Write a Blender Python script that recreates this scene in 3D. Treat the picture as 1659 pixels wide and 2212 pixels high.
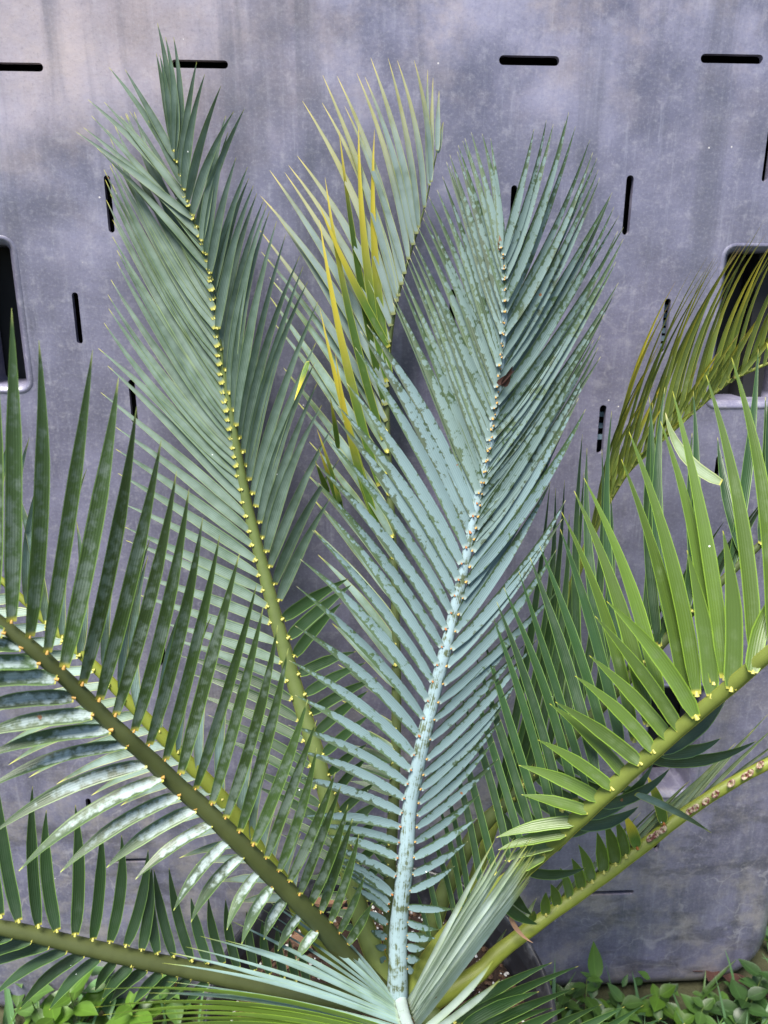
import bpy, bmesh, math, random
from mathutils import Vector, Matrix
for o in list(bpy.data.objects): bpy.data.objects.remove(o)
random.seed(7)
S = bpy.context.scene
COL = S.collection
R = math.radians
# ------------------------------------------------------------------ camera
PITCH, ROLL = 20.6, 0.4
CZ = 1.035
cd = bpy.data.cameras.new('camera'); cam = bpy.data.objects.new('camera', cd); COL.objects.link(cam)
CM = Matrix.Rotation(R(90-PITCH), 3, 'X') @ Matrix.Rotation(R(ROLL), 3, 'Z')
CP = Vector((0, 0, CZ))
cam.matrix_world = Matrix.Translation(CP) @ CM.to_4x4()
cd.sensor_fit = 'VERTICAL'; cd.sensor_height = 36.0; cd.lens = 36.0*3324/4424
cd.clip_start = 0.02; cd.clip_end = 2000
cd.dof.use_dof = True; cd.dof.focus_distance = 0.70; cd.dof.aperture_fstop = 9.0
S.camera = cam
# ------------------------------------------------------------------ sky and sun
SUN_EL, SUN_AZ = R(67), R(218)      # azimuth clockwise from +Y: behind the camera, a little to the left
w = bpy.data.worlds.new('World'); S.world = w; w.use_nodes = True
nt = w.node_tree; bg = nt.nodes['Background']
sky = nt.nodes.new('ShaderNodeTexSky'); sky.sky_type = 'NISHITA'; sky.sun_disc = False
sky.sun_elevation = SUN_EL; sky.sun_rotation = SUN_AZ; sky.dust_density = 1.2; sky.air_density = 1.0
nt.links.new(sky.outputs[0], bg.inputs[0]); bg.inputs[1].default_value = 0.08
sl = bpy.data.lights.new('sun', 'SUN'); so = bpy.data.objects.new('sun', sl); COL.objects.link(so)
sl.energy = 4.0; sl.angle = R(24); sl.color = (1, 0.95, 0.88)
sd = Vector((math.sin(SUN_AZ)*math.cos(SUN_EL), math.cos(SUN_AZ)*math.cos(SUN_EL), math.sin(SUN_EL)))
so.rotation_euler = sd.to_track_quat('Z', 'Y').to_euler()
S.render.engine = 'CYCLES'; S.cycles.max_bounces = 6; S.cycles.diffuse_bounces = 3; S.cycles.glossy_bounces = 2
S.view_settings.view_transform = 'Standard'; S.view_settings.look = 'None'
S.view_settings.exposure = 1.42; S.view_settings.gamma = 1
# ------------------------------------------------------------------ helpers
def ray(x, y):                       # photo measure (3318 x 4424) to a viewing direction, unit depth
    return CM @ Vector(((x-1659)/3324, -(y-2212)/3324, -1))
def at(x, y, d): return CP + ray(x, y)*d
def at_z(x, y, z):
    r = ray(x, y); return CP + r*((z-CZ)/r.z)
def tag(o, label=None, cat=None, group=None, kind=None):
    if label: o['label'] = label
    if cat: o['category'] = cat
    if group: o['group'] = group
    if kind: o['kind'] = kind
    return o
def empty(name, loc, **k):
    o = bpy.data.objects.new(name, None); o.empty_display_size = .05; COL.objects.link(o); o.location = loc
    return tag(o, **k)
def mesh_obj(name, verts, faces, mats, parent=None, mi=None, uv=None, rnd=None, smooth=True, origin=None):
    org = Vector(origin) if origin is not None else Vector((0, 0, 0))
    if parent is not None: poff = WORLD[parent]
    else: poff = Vector((0, 0, 0))
    me = bpy.data.meshes.new(name)
    me.from_pydata([tuple(Vector(v)-org) for v in verts], [], faces)
    for m in (mats if isinstance(mats, (list, tuple)) else [mats]): me.materials.append(m)
    if mi: me.polygons.foreach_set('material_index', mi)
    if uv:
        l = me.uv_layers.new(name='leaf')
        flat = []
        for p in me.polygons:
            for vi in p.vertices: flat += uv[vi]
        l.data.foreach_set('uv', flat)
    if rnd is not None:
        a = me.attributes.new('rnd', 'FLOAT', 'POINT')
        a.data.foreach_set('value', rnd if isinstance(rnd, list) else [rnd]*len(verts))
    me.polygons.foreach_set('use_smooth', [smooth]*len(me.polygons))
    me.update()
    o = bpy.data.objects.new(name, me); COL.objects.link(o)
    if parent is not None: o.parent = parent
    o.location = org - poff
    WORLD[o] = org
    return o
WORLD = {}
def reg(o): WORLD[o] = o.location.copy(); return o
def catmull(P, t):
    n = len(P)-1; f = min(max(t, 0), 1)*n; i = min(int(f), n-1); u = f-i
    p0, p1, p2, p3 = P[max(i-1, 0)], P[i], P[i+1], P[min(i+2, n)]
    return [.5*((2*b)+(-a+c)*u+(2*a-5*b+4*c-d)*u*u+(-a+3*b-3*c+d)*u**3) for a, b, c, d in zip(p0, p1, p2, p3)]
# ------------------------------------------------------------------ materials
class NT:
    def __init__(s, name):
        s.m = bpy.data.materials.new(name); s.m.use_nodes = True; s.t = s.m.node_tree
        s.b = s.t.nodes['Principled BSDF']; s.out = s.t.nodes['Material Output']
    def n(s, typ, **k):
        nd = s.t.nodes.new(typ)
        for a, v in k.items(): setattr(nd, a, v)
        return nd
    def lk(s, a, b): s.t.links.new(a, b)
    def inp(s, sock, v):
        if hasattr(v, 'links') or hasattr(v, 'is_linked'): s.lk(v, sock)
        else: sock.default_value = v
    def math(s, op, a, b=0.0, clamp=False):
        nd = s.n('ShaderNodeMath', operation=op, use_clamp=clamp); s.inp(nd.inputs[0], a); s.inp(nd.inputs[1], b); return nd.outputs[0]
    def ramp(s, v, a, b):            # smooth step from a to b
        nd = s.n('ShaderNodeMapRange', interpolation_type='SMOOTHSTEP'); s.inp(nd.inputs[0], v)
        nd.inputs[1].default_value = a; nd.inputs[2].default_value = b; return nd.outputs[0]
    def mix(s, f, a, b, blend='MIX'):
        nd = s.n('ShaderNodeMix', data_type='RGBA', blend_type=blend); s.inp(nd.inputs[0], f)
        for k, v in ((6, a), (7, b)):
            if isinstance(v, tuple): nd.inputs[k].default_value = v+(1,) if len(v) == 3 else v
            else: s.lk(v, nd.inputs[k])
        return nd.outputs[2]
    def noise(s, vec, scale, detail=3, rough=.55, dist=0):
        nd = s.n('ShaderNodeTexNoise'); s.lk(vec, nd.inputs['Vector']); nd.inputs['Scale'].default_value = scale
        nd.inputs['Detail'].default_value = detail; nd.inputs['Roughness'].default_value = rough; nd.inputs['Distortion'].default_value = dist
        return nd.outputs[0]
    def voro(s, vec, scale, feature='F1', out=0):
        nd = s.n('ShaderNodeTexVoronoi', feature=feature); s.lk(vec, nd.inputs['Vector']); nd.inputs['Scale'].default_value = scale
        return nd.outputs[out] if feature != 'F1' or out == 0 else nd.outputs[out]
    def pos(s): return s.n('ShaderNodeNewGeometry').outputs['Position']
    def scalev(s, vec, x, y, z):
        nd = s.n('ShaderNodeMapping'); s.lk(vec, nd.inputs[0]); nd.inputs['Scale'].default_value = (x, y, z); return nd.outputs[0]
    def bump(s, h, strength, dist=.01):
        nd = s.n('ShaderNodeBump'); s.lk(h, nd.inputs['Height']); nd.inputs['Strength'].default_value = strength; nd.inputs['Distance'].default_value = dist
        s.lk(nd.outputs[0], s.b.inputs['Normal'])
def plain(name, col, rough=.6, var=.25, scale=60, bump=0, spec=.4):
    N = NT(name); p = N.pos(); f = N.noise(p, scale, 4)
    a = tuple(c*(1-var) for c in col); b = tuple(min(1, c*(1+var)) for c in col)
    N.lk(N.mix(f, a, b), N.b.inputs['Base Color']); N.b.inputs['Roughness'].default_value = rough
    N.b.inputs['Specular IOR Level'].default_value = spec
    if bump: N.bump(f, bump, .004)
    return N.m
def leafmat(name, green, wax, thr=.5, soft=.06, mscale=140, edgew=.25, tipw=.3, waxmix=1.0, tip=(.42, .40, .05), tip0=.90,
            edge=None, yellow=0.0, rough=.40, trans=.12, specks=.55, side=0.0, base=(.34, .33, .05), spread=.38):
    """waxy blue bloom over green; bloom rubbed off in flecks, along one margin and towards the tip"""
    N = NT(name); p = N.pos()
    uvn = N.n('ShaderNodeUVMap', uv_map='leaf'); sp = N.n('ShaderNodeSeparateXYZ'); N.lk(uvn.outputs[0], sp.inputs[0])
    u, v = sp.outputs[0], sp.outputs[1]
    rn = N.n('ShaderNodeAttribute', attribute_name='rnd').outputs['Fac']
    g1 = tuple(c*(1-spread) for c in green); g2 = tuple(c*(1+spread) for c in green)
    gcol = N.mix(rn, g1, g2)
    gcol = N.mix(N.math('MULTIPLY', N.noise(p, 45, 4), .5), gcol, tuple(c*.6 for c in green))
    # fine parallel veins
    vein = N.math('MULTIPLY', N.ramp(N.math('SINE', N.math('MULTIPLY', v, 40)), -1, 1), .12)
    # bloom mask
    nz = N.noise(p, mscale, 3, .6); nz2 = N.noise(p, mscale*.28, 2, .5)
    m = N.math('ADD', N.math('MULTIPLY', nz, .6), N.math('MULTIPLY', nz2, .4))
    em = N.math('ABSOLUTE', N.math('SUBTRACT', v, .5-side)); em = N.math('MULTIPLY', N.math('POWER', N.math('MULTIPLY', em, 2), 3), edgew)
    m = N.math('SUBTRACT', m, em)
    tm = N.math('MULTIPLY', N.math('POWER', u, 3), tipw); m = N.math('SUBTRACT', m, tm)
    mask = N.math('MULTIPLY', N.ramp(m, thr-soft, thr+soft), waxmix)
    wx = N.mix(N.noise(p, 30, 3), tuple(c*.82 for c in wax), tuple(min(1, c*1.12) for c in wax))
    col = N.mix(mask, gcol, wx)
    col = N.mix(vein, col, tuple(c*.45 for c in green))
    if yellow:
        ym = N.math('MULTIPLY', N.ramp(N.math('ADD', u, N.math('MULTIPLY', N.math('SUBTRACT', rn, .5), .5)), .42, .95), yellow)
        col = N.mix(ym, col, (.58, .46, .035))
    if edge:
        e = N.ramp(N.math('ABSOLUTE', N.math('SUBTRACT', v, .5)), .41, .49)
        col = N.mix(N.math('MULTIPLY', e, .85), col, edge)
    col = N.mix(N.ramp(u, tip0, 1.0), col, tip)
    col = N.mix(N.ramp(u, .022, .006), col, base)
    # pale specks and a few brown spots
    vo = N.n('ShaderNodeTexVoronoi'); N.lk(p, vo.inputs['Vector']); vo.inputs['Scale'].default_value = 75
    sc = N.n('ShaderNodeSeparateColor'); N.lk(vo.outputs['Color'], sc.inputs[0])
    dot = N.math('MULTIPLY', N.math('LESS_THAN', vo.outputs['Distance'], .055), N.math('GREATER_THAN', sc.outputs[0], 1-.14*specks))
    col = N.mix(dot, col, (.75, .78, .72))
    br = N.math('MULTIPLY', N.math('LESS_THAN', N.math('ADD', vo.outputs['Distance'], N.math('MULTIPLY', nz, .25)), .24), N.math('GREATER_THAN', sc.outputs[1], .985))
    col = N.mix(br, col, (.18, .07, .02))
    N.lk(col, N.b.inputs['Base Color'])
    N.lk(N.math('MULTIPLY_ADD', mask, .25), N.b.inputs['Roughness'])
    N.t.nodes[-1].inputs[2].default_value = rough
    N.b.inputs['Specular IOR Level'].default_value = .5
    N.bump(N.math('SINE', N.math('MULTIPLY', v, 40)), .15, .0006)
    tr = N.n('ShaderNodeBsdfTranslucent'); N.lk(N.mix(.5, col, (.25, .4, .05)), tr.inputs[0])
    ms = N.n('ShaderNodeMixShader'); ms.inputs[0].default_value = trans
    N.lk(N.b.outputs[0], ms.inputs[1]); N.lk(tr.outputs[0], ms.inputs[2]); N.lk(ms.outputs[0], N.out.inputs[0])
    return N.m
def rachmat(name, col, wax=None, thr=.5, margin=(.5, .42, .03), mw=.0, scale=70):
    N = NT(name); p = N.pos()
    uvn = N.n('ShaderNodeUVMap', uv_map='leaf'); sp = N.n('ShaderNodeSeparateXYZ'); N.lk(uvn.outputs[0], sp.inputs[0])
    u, v = sp.outputs[0], sp.outputs[1]
    c = N.mix(N.noise(p, scale, 4), tuple(x*.7 for x in col), tuple(x*1.3 for x in col))
    if wax:
        # bloom worn in patches and lengthwise streaks
        uv2 = N.scalev(uvn.outputs[0], 14, 40, 1)
        m = N.math('ADD', N.math('MULTIPLY', N.noise(p, 110, 4, .65), .6), N.math('MULTIPLY', N.noise(uv2, 1.0, 4), .4))
        c = N.mix(N.ramp(m, thr-.05, thr+.05), c, wax)
    if mw:
        e = N.math('ABSOLUTE', N.math('SINE', N.math('MULTIPLY', v, 2*math.pi)))      # v=0,.5: the two flanks
        c = N.mix(N.math('MULTIPLY', N.ramp(e, mw, mw*.2), .9), c, margin)
    sc = N.voro(p, 130)
    N.lk(c, N.b.inputs['Base Color']); N.b.inputs['Roughness'].default_value = .5; N.b.inputs['Specular IOR Level'].default_value = .4
    N.bump(N.noise(N.scalev(uvn.outputs[0], 30, 60, 1), 1.0, 3), .12, .001)
    return N.m
YEL = (.50, .40, .04)
callus_y = plain('callus_yellow', (.40, .38, .09), .5, .2, 200)
callus_o = plain('callus_brown', (.28, .10, .02), .5, .35, 200)
callus_t = plain('callus_tan', (.38, .22, .05), .5, .3, 200)
dead_m = plain('dead_leaf', (.24, .14, .08), .75, .3, 90)
# ------------------------------------------------------------------ the plastic panel (a plastic pallet stood on end)
LEAN, PYAW, DP = R(4.0), R(2.9), 0.85
pn = Matrix.Rotation(PYAW, 3, 'Z') @ Vector((0, -math.cos(LEAN), math.sin(LEAN)))     # towards the camera
pu = Matrix.Rotation(PYAW, 3, 'Z') @ Vector((1, 0, 0))
pv = pn.cross(pu).normalized() if pn.cross(pu).z > 0 else pu.cross(pn).normalized()
P0 = CP - pn*DP
def on_panel(x, y):
    r = ray(x, y); t = (P0-CP).dot(pn)/r.dot(pn); q = CP + r*t - P0
    return q.dot(pu), q.dot(pv), t
def panel_pt(u, v, n=0): return P0 + pu*u + pv*v + pn*n
def pdepth(x, y): return on_panel(x, y)[2]
umax = on_panel(3312, 4130)[0]-.022; vmin = on_panel(3000, 4276)[1]+.028
uc = (on_panel(868, 277)[0] + on_panel(2287, 261)[0])/2
umin = 2*uc - umax; vmax = vmin + 1.40
def rrect(u0, v0, u1, v1, r, n=6):
    P = []
    for cx, cy, a0 in ((u1-r, v0+r, -90), (u1-r, v1-r, 0), (u0+r, v1-r, 90), (u0+r, v0+r, 180)):
        for k in range(n+1):
            a = R(a0+90*k/n); P.append((cx+r*math.cos(a), cy+r*math.sin(a)))
    return P
holes = []
def hslot(x0, y0, x1, y1, wpx):
    a = on_panel(x0, y0); b = on_panel(x1, y1); h = wpx/3324*a[2]/2; v = (a[1]+b[1])/2
    holes.append(rrect(a[0], v-h, b[0], v+h, h*.98, 4))
def vslot(x0, y0, x1, y1, wpx=27):
    a = on_panel(x0, y0); b = on_panel(x1, y1); h = wpx/3324*a[2]/2; u = (a[0]+b[0])/2
    holes.append(rrect(u-h, b[1], u+h, a[1], h*.98, 4))
for s in ((-30, 290, 186, 288, 34), (740, 278, 985, 276, 32), (2156, 263, 2417, 260, 38), (3027, 255, 3297, 253, 36),
          (2540, 3850, 2737, 3864, 22), (480, 3716, 640, 3720, 20)): hslot(*s)
for s in ((457, 757, 487, 1005), (318, 1263, 350, 1485), (2727, 757, 2699, 1015, 32), (2231, 800, 2203, 1040), (3330, 560, 3304, 785),
          (2890, 1290, 2860, 1525), (2611, 1750, 2586, 1960, 30), (3111, 1968, 3096, 2072, 30), (560, 1640, 590, 1830), (2972, 2740, 2962, 2845),
          (378, 3450, 388, 3510, 22), (2848, 3600, 2830, 3680, 24), (1945, 1250, 1965, 1400), (1095, 3390, 1098, 3470, 24), (700, 2790, 704, 2880, 26)): vslot(*s)
grips = []
def grip(x0, y0, x1, y1):
    a = on_panel(x0, y0); b = on_panel(x1, y1); grips.append((a[0], b[1], b[0], a[1]))
grip(-150, 1060, 105, 1660)
a = on_panel(3123, 1092); b = on_panel(3110, 1730); grips.append(((a[0]+b[0])/2, b[1], (a[0]+b[0])/2+.085, a[1]))
a = on_panel(2830, 2985); b = on_panel(2965, 3420); grips.append((a[0], b[1], b[0]+.004, a[1]))
for g in grips: holes.append(rrect(g[0]-.007, g[1]-.007, g[2]+.007, g[3]+.007, .012, 5))
N = NT('weathered_black_plastic'); oc = N.n('ShaderNodeTexCoord').outputs['Object']
big = N.noise(oc, 2.2, 5, .6); med = N.noise(oc, 9, 6, .65); fine = N.noise(oc, 70, 5, .7)
col = N.mix(N.ramp(med, .3, .7), (.092, .088, .132), (.160, .154, .225))
col = N.mix(N.math('MULTIPLY', N.ramp(fine, .5, .72), .45), col, (.30, .29, .33))
brush = N.noise(N.scalev(oc, 140, 9, 1), 1.0, 4, .7); brh = N.noise(N.scalev(oc, 9, 150, 1), 1.0, 4, .7)
col = N.mix(N.math('MULTIPLY', N.ramp(brush, .52, .75), .4), col, (.27, .27, .33))
col = N.mix(N.math('MULTIPLY', N.ramp(brh, .55, .78), .3), col, (.08, .08, .10))
sep = N.n('ShaderNodeSeparateXYZ'); N.lk(oc, sep.inputs[0])
# upper end of the panel: tan dust, plus sky sheen painted into the colour
dust_sheen = N.ramp(N.math('ADD', sep.outputs[1], N.math('MULTIPLY', N.math('SUBTRACT', big, .5), .9)), -.02, .40)
dn = N.math('MULTIPLY', dust_sheen, N.ramp(N.noise(oc, 16, 6, .7), .42, .70))
sky_sheen = N.math('MULTIPLY', dust_sheen, N.ramp(med, .35, .62)); col = N.mix(N.math('MULTIPLY', sky_sheen, .55), col, (.36, .345, .46))
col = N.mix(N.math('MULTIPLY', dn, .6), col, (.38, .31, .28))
stl = on_panel(330, 130)
dx = N.math('MULTIPLY', N.math('SUBTRACT', sep.outputs[0], stl[0]), 2.6); dy = N.math('MULTIPLY', N.math('SUBTRACT', sep.outputs[1], stl[1]), 5.5)
rr = N.math('ADD', N.math('SQRT', N.math('ADD', N.math('MULTIPLY', dx, dx), N.math('MULTIPLY', dy, dy))), N.math('MULTIPLY', N.math('SUBTRACT', N.noise(oc, 12, 6, .65), .5), 1.1))
col = N.mix(N.math('MULTIPLY', N.ramp(rr, .85, .1), .42), col, (.42, .33, .29))
run = N.math('MULTIPLY', N.ramp(N.noise(N.scalev(oc, 22, 1.6, 1), 1.0, 5, .6, .4), .50, .68), .5); col = N.mix(run, col, (.055, .054, .072))
# mud splash and pale snail trails on the lower end
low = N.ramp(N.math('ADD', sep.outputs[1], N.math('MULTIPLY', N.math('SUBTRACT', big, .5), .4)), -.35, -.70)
wob = N.n('ShaderNodeMix', data_type='VECTOR'); wob.inputs[0].default_value = .16
nzc = N.n('ShaderNodeTexNoise'); N.lk(oc, nzc.inputs['Vector']); nzc.inputs['Scale'].default_value = 11; nzc.inputs['Detail'].default_value = 4
N.lk(oc, wob.inputs[4]); N.lk(nzc.outputs['Color'], wob.inputs[5])
ve = N.voro(N.scalev(wob.outputs[1], 17, 7, 1), 1.0, 'DISTANCE_TO_EDGE')
trail = N.math('MULTIPLY', N.math('MULTIPLY', N.ramp(ve, .016, .0), low), N.ramp(N.noise(oc, 7, 3), .42, .58))
col = N.mix(N.math('MULTIPLY', trail, .32), col, (.46, .44, .45))
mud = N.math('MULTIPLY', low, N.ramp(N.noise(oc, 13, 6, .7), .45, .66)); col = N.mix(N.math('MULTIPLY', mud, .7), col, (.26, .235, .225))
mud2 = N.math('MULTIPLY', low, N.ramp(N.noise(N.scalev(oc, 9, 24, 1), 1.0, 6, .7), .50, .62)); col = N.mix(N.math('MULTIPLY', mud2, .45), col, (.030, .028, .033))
grit = N.noise(oc, 330, 3, .7); col = N.mix(N.math('MULTIPLY', N.ramp(grit, .50, .70), .22), col, (.36, .35, .38)); col = N.mix(N.math('MULTIPLY', N.ramp(grit, .46, .30), .22), col, (.045, .045, .06))
# scuffs and small white specks
scu = N.math('MULTIPLY', N.ramp(N.voro(N.scalev(wob.outputs[1], 14, 9, 1), 1.0, 'DISTANCE_TO_EDGE'), .02, .0), N.ramp(N.noise(oc, 5, 3), .55, .66))
col = N.mix(N.math('MULTIPLY', scu, .10), col, (.5, .48, .5))
vo = N.n('ShaderNodeTexVoronoi'); N.lk(oc, vo.inputs['Vector']); vo.inputs['Scale'].default_value = 85
scv = N.n('ShaderNodeSeparateColor'); N.lk(vo.outputs['Color'], scv.inputs[0])
spk = N.math('MULTIPLY', N.math('LESS_THAN', N.math('ADD', vo.outputs['Distance'], N.math('MULTIPLY', fine, .12)), .135), N.math('GREATER_THAN', scv.outputs[0], .965))
col = N.mix(N.math('MULTIPLY', spk, .8), col, (.62, .58, .56))
N.lk(col, N.b.inputs['Base Color'])
N.lk(N.math('MULTIPLY_ADD', med, .25), N.b.inputs['Roughness']); N.t.nodes[-1].inputs[2].default_value = .20
N.b.inputs['Specular IOR Level'].default_value = .85
N.bump(N.math('ADD', N.math('MULTIPLY', N.noise(oc, 5, 2), 1.0), N.math('MULTIPLY', fine, .035)), .5, .02)
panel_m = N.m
plastic_b = plain('black_plastic_edge', (.035, .035, .042), .4, .4, 25, spec=.55)
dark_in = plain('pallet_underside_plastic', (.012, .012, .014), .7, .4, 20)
panel = reg(empty('plastic_pallet', panel_pt((umin+umax)/2, vmin, -.03), label='large weathered black plastic pallet stood on end behind the plant', cat='pallet'))
PB = Matrix((pu, pv, pn)).transposed()
def panel_space(o):                  # local axes u, v, n with the origin at P0
    o.parent = panel; o.matrix_local = Matrix.Translation(P0-panel.location) @ PB.to_4x4(); WORLD[o] = P0
cu = bpy.data.curves.new('deck', 'CURVE'); cu.dimensions = '2D'; cu.fill_mode = 'BOTH'; cu.extrude = .0035
for pts in [rrect(umin, vmin, umax, vmax, .06, 10)] + holes:
    s = cu.splines.new('POLY'); s.points.add(len(pts)-1)
    for p, q in zip(s.points, pts): p.co = (q[0], q[1], -.0035, 1)
    s.use_cyclic_u = True
tmp = bpy.data.objects.new('deck_tmp', cu); COL.objects.link(tmp)
dg = bpy.context.evaluated_depsgraph_get(); dg.update()
me = bpy.data.meshes.new_from_object(tmp.evaluated_get(dg)); bpy.data.objects.remove(tmp)
zt = max(v.co.z for v in me.vertices)
for v in me.vertices: v.co.z -= zt
me.polygons.foreach_set('use_smooth', [False]*len(me.polygons))
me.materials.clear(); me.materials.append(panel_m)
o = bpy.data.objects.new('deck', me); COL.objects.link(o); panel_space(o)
def sweep_ring(name, loop, prof, mat, centre=None):
    """profile of (outward offset, height) swept round a closed loop in panel space"""
    n = len(loop); V = []; F = []
    nor = []
    for i in range(n):
        a = Vector(loop[i-1]); b = Vector(loop[(i+1) % n]); t = (b-a).normalized(); nor.append(Vector((t.y, -t.x)))
    for off, h in prof:
        for i in range(n): q = Vector(loop[i]) + nor[i]*off; V.append((q.x, q.y, h))
    for k in range(len(prof)-1):
        for i in range(n):
            j = (i+1) % n; F.append((k*n+i, k*n+j, (k+1)*n+j, (k+1)*n+i))
    o = mesh_obj(name, V, F, mat); panel_space(o); return o
edge_prof = [(0, 0)] + [(.028*math.sin(R(a)), -.028+.028*math.cos(R(a))) for a in (3, 8, 15, 25, 40, 55, 70, 82, 90)] + [(.028, -.05), (.036, -.052), (.036, -.058)]
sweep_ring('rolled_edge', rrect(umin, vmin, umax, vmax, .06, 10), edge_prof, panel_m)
for g in grips:
    L = rrect(g[0]-.007, g[1]-.007, g[2]+.007, g[3]+.007, .012, 5)
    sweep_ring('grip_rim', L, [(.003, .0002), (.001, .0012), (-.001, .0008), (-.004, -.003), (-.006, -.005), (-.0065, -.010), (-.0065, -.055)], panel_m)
# underside of the pallet: ribs and a dark inner skin seen through the slots
rib = []; V = []; F = []
def boxv(V, F, x0, y0, z0, x1, y1, z1):
    i = len(V); V += [(x0, y0, z0), (x1, y0, z0), (x1, y1, z0), (x0, y1, z0), (x0, y0, z1), (x1, y0, z1), (x1, y1, z1), (x0, y1, z1)]
    F += [tuple(i+k for k in f) for f in ((0, 3, 2, 1), (4, 5, 6, 7), (0, 1, 5, 4), (1, 2, 6, 5), (2, 3, 7, 6), (3, 0, 4, 7))]
for k in range(6):
    V = []; F = []; x = umin+.10+(umax-umin-.2)*k/5
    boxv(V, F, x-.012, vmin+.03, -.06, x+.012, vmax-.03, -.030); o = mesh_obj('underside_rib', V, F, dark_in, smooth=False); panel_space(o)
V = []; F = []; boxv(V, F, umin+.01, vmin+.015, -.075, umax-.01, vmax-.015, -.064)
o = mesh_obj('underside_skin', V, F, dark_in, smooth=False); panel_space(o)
# pale strips added as light from behind through two slots on the right
slot_light_m = plain('pale_blue_slot_light', (.35, .50, .62), .4, .2, 50)
for (x, y0, y1, n) in ((2886, 1330, 1500, 6), (2603, 1800, 1900, 3)):
    for k in range(n):
        q = on_panel(x, y0+(y1-y0)*k/max(1, n-1)); V = []; F = []
        boxv(V, F, q[0]-.012, q[1]-.0028, -.020, q[0]+.012, q[1]+.0028, -.016); o = mesh_obj('slot_light_strip', V, F, slot_light_m, smooth=False); panel_space(o)
# ------------------------------------------------------------------ ground and fence behind
GM = NT('lawn_soil'); p = GM.pos()
GM.lk(GM.mix(GM.noise(p, 14, 6, .7), (.035, .028, .018), (.07, .08, .03)), GM.b.inputs['Base Color']); GM.b.inputs['Roughness'].default_value = .95
GM.bump(GM.noise(p, 60, 5, .7), .6, .01)
V = []; F = []; n = 60
def gsp(k):
    t = (k/n*2-1); return math.copysign(abs(t)**5*600+abs(t)*2.5, t)
for j in range(n+1):
    for i in range(n+1):
        x, y = gsp(i), gsp(j)+.6; h = (math.sin(x*9+y*4)*.5+math.sin(x*5-y*11))*.006 if abs(x) < 3 and abs(y) < 3 else 0
        V.append((x, y, h-.006))
for j in range(n):
    for i in range(n): a = j*(n+1)+i; F.append((a, a+1, a+n+2, a+n+1))
tag(mesh_obj('ground', V, F, GM.m), kind='structure')
fence = reg(empty('board_fence', panel_pt((umin+umax)/2, vmin, -.25), label='dark weathered board fence standing behind the black pallet', cat='fence'))
fence.location.z = 0; reg(fence)
fm = plain('fence_board', (.05, .045, .04), .85, .4, 12, .2)
for k in range(26):
    x = -1.95+k*.15; V = []; F = []; boxv(V, F, x, 1.16+.004*(k % 2), 0, x+.143, 1.18+.004*(k % 2), 1.75+random.uniform(-.01, .01))
    mesh_obj('board', V, F, fm, fence, smooth=False, origin=(x, 1.16, 0))
for z in (.35, 1.35):
    V = []; F = []; boxv(V, F, -1.95, 1.19, z, 1.95, 1.225, z+.09); mesh_obj('rail', V, F, fm, fence, smooth=False, origin=(0, 1.19, z))
# ------------------------------------------------------------------ pot
PC = Vector((0.0, .556, 0)); PR, PZ = .175, .30
pot = reg(empty('plant_pot', PC, label='round black plastic nursery pot filled with gritty soil', cat='pot'))
def lathe(name, prof, mat, parent, n=72, wob=0):
    V = []; F = []
    for r, z in prof:
        for i in range(n):
            a = 2*math.pi*i/n; rr = r*(1+wob*math.sin(3*a)); V.append((PC.x+rr*math.cos(a), PC.y+rr*math.sin(a), z))
    for k in range(len(prof)-1):
        for i in range(n): j = (i+1) % n; F.append((k*n+i, k*n+j, (k+1)*n+j, (k+1)*n+i))
    return mesh_obj(name, V, F, mat, parent, origin=PC)
pot_m = NT('pot_plastic'); p = pot_m.pos()
pot_m.lk(pot_m.mix(pot_m.ramp(pot_m.noise(p, 30, 5, .7), .5, .75), (.022, .022, .026), (.14, .14, .15)), pot_m.b.inputs['Base Color'])
pot_m.b.inputs['Roughness'].default_value = .33; pot_m = pot_m.m
lathe('wall', [(.135, .0), (.14, .004), (.150, .12), (.163, .255), (.165, .262)], pot_m, pot)
lathe('rim', [(.165, .262), (.172, .263), (.175, .268), (.177, .296), (.1755, .301), (.172, .302), (.1695, .299), (.168, .286), (.1655, .283), (.1645, .279), (.1625, .266), (.1605, .263), (.1590, .255), (.155, .20)], pot_m, pot)
SZ = .262
soil_m = NT('potting_soil'); p = soil_m.pos()
soil_m.lk(soil_m.mix(soil_m.noise(p, 180, 5, .7), (.018, .010, .006), (.075, .042, .026)), soil_m.b.inputs['Base Color']); soil_m.b.inputs['Roughness'].default_value = .9
soil_m.bump(soil_m.noise(p, 220, 4), .8, .004); soil_m = soil_m.m
V = [(PC.x, PC.y, SZ+.015)]; F = []; nr, na = 22, 72
for k in range(1, nr+1):
    for i in range(na):
        a = 2*math.pi*i/na; r = .1598*k/nr; V.append((PC.x+r*math.cos(a), PC.y+r*math.sin(a), SZ+.015*(1-(k/nr)**2)+(random.uniform(-.003, .003) if k < nr else 0)-(.012*(k/nr)**6)))
for i in range(na): F.append((0, 1+i, 1+(i+1) % na))
for k in range(nr-1):
    for i in range(na): j = (i+1) % na; F.append((1+k*na+i, 1+(k+1)*na+i, 1+(k+1)*na+j, 1+k*na+j))
mesh_obj('soil', V, F, soil_m, pot, origin=PC)
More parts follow.
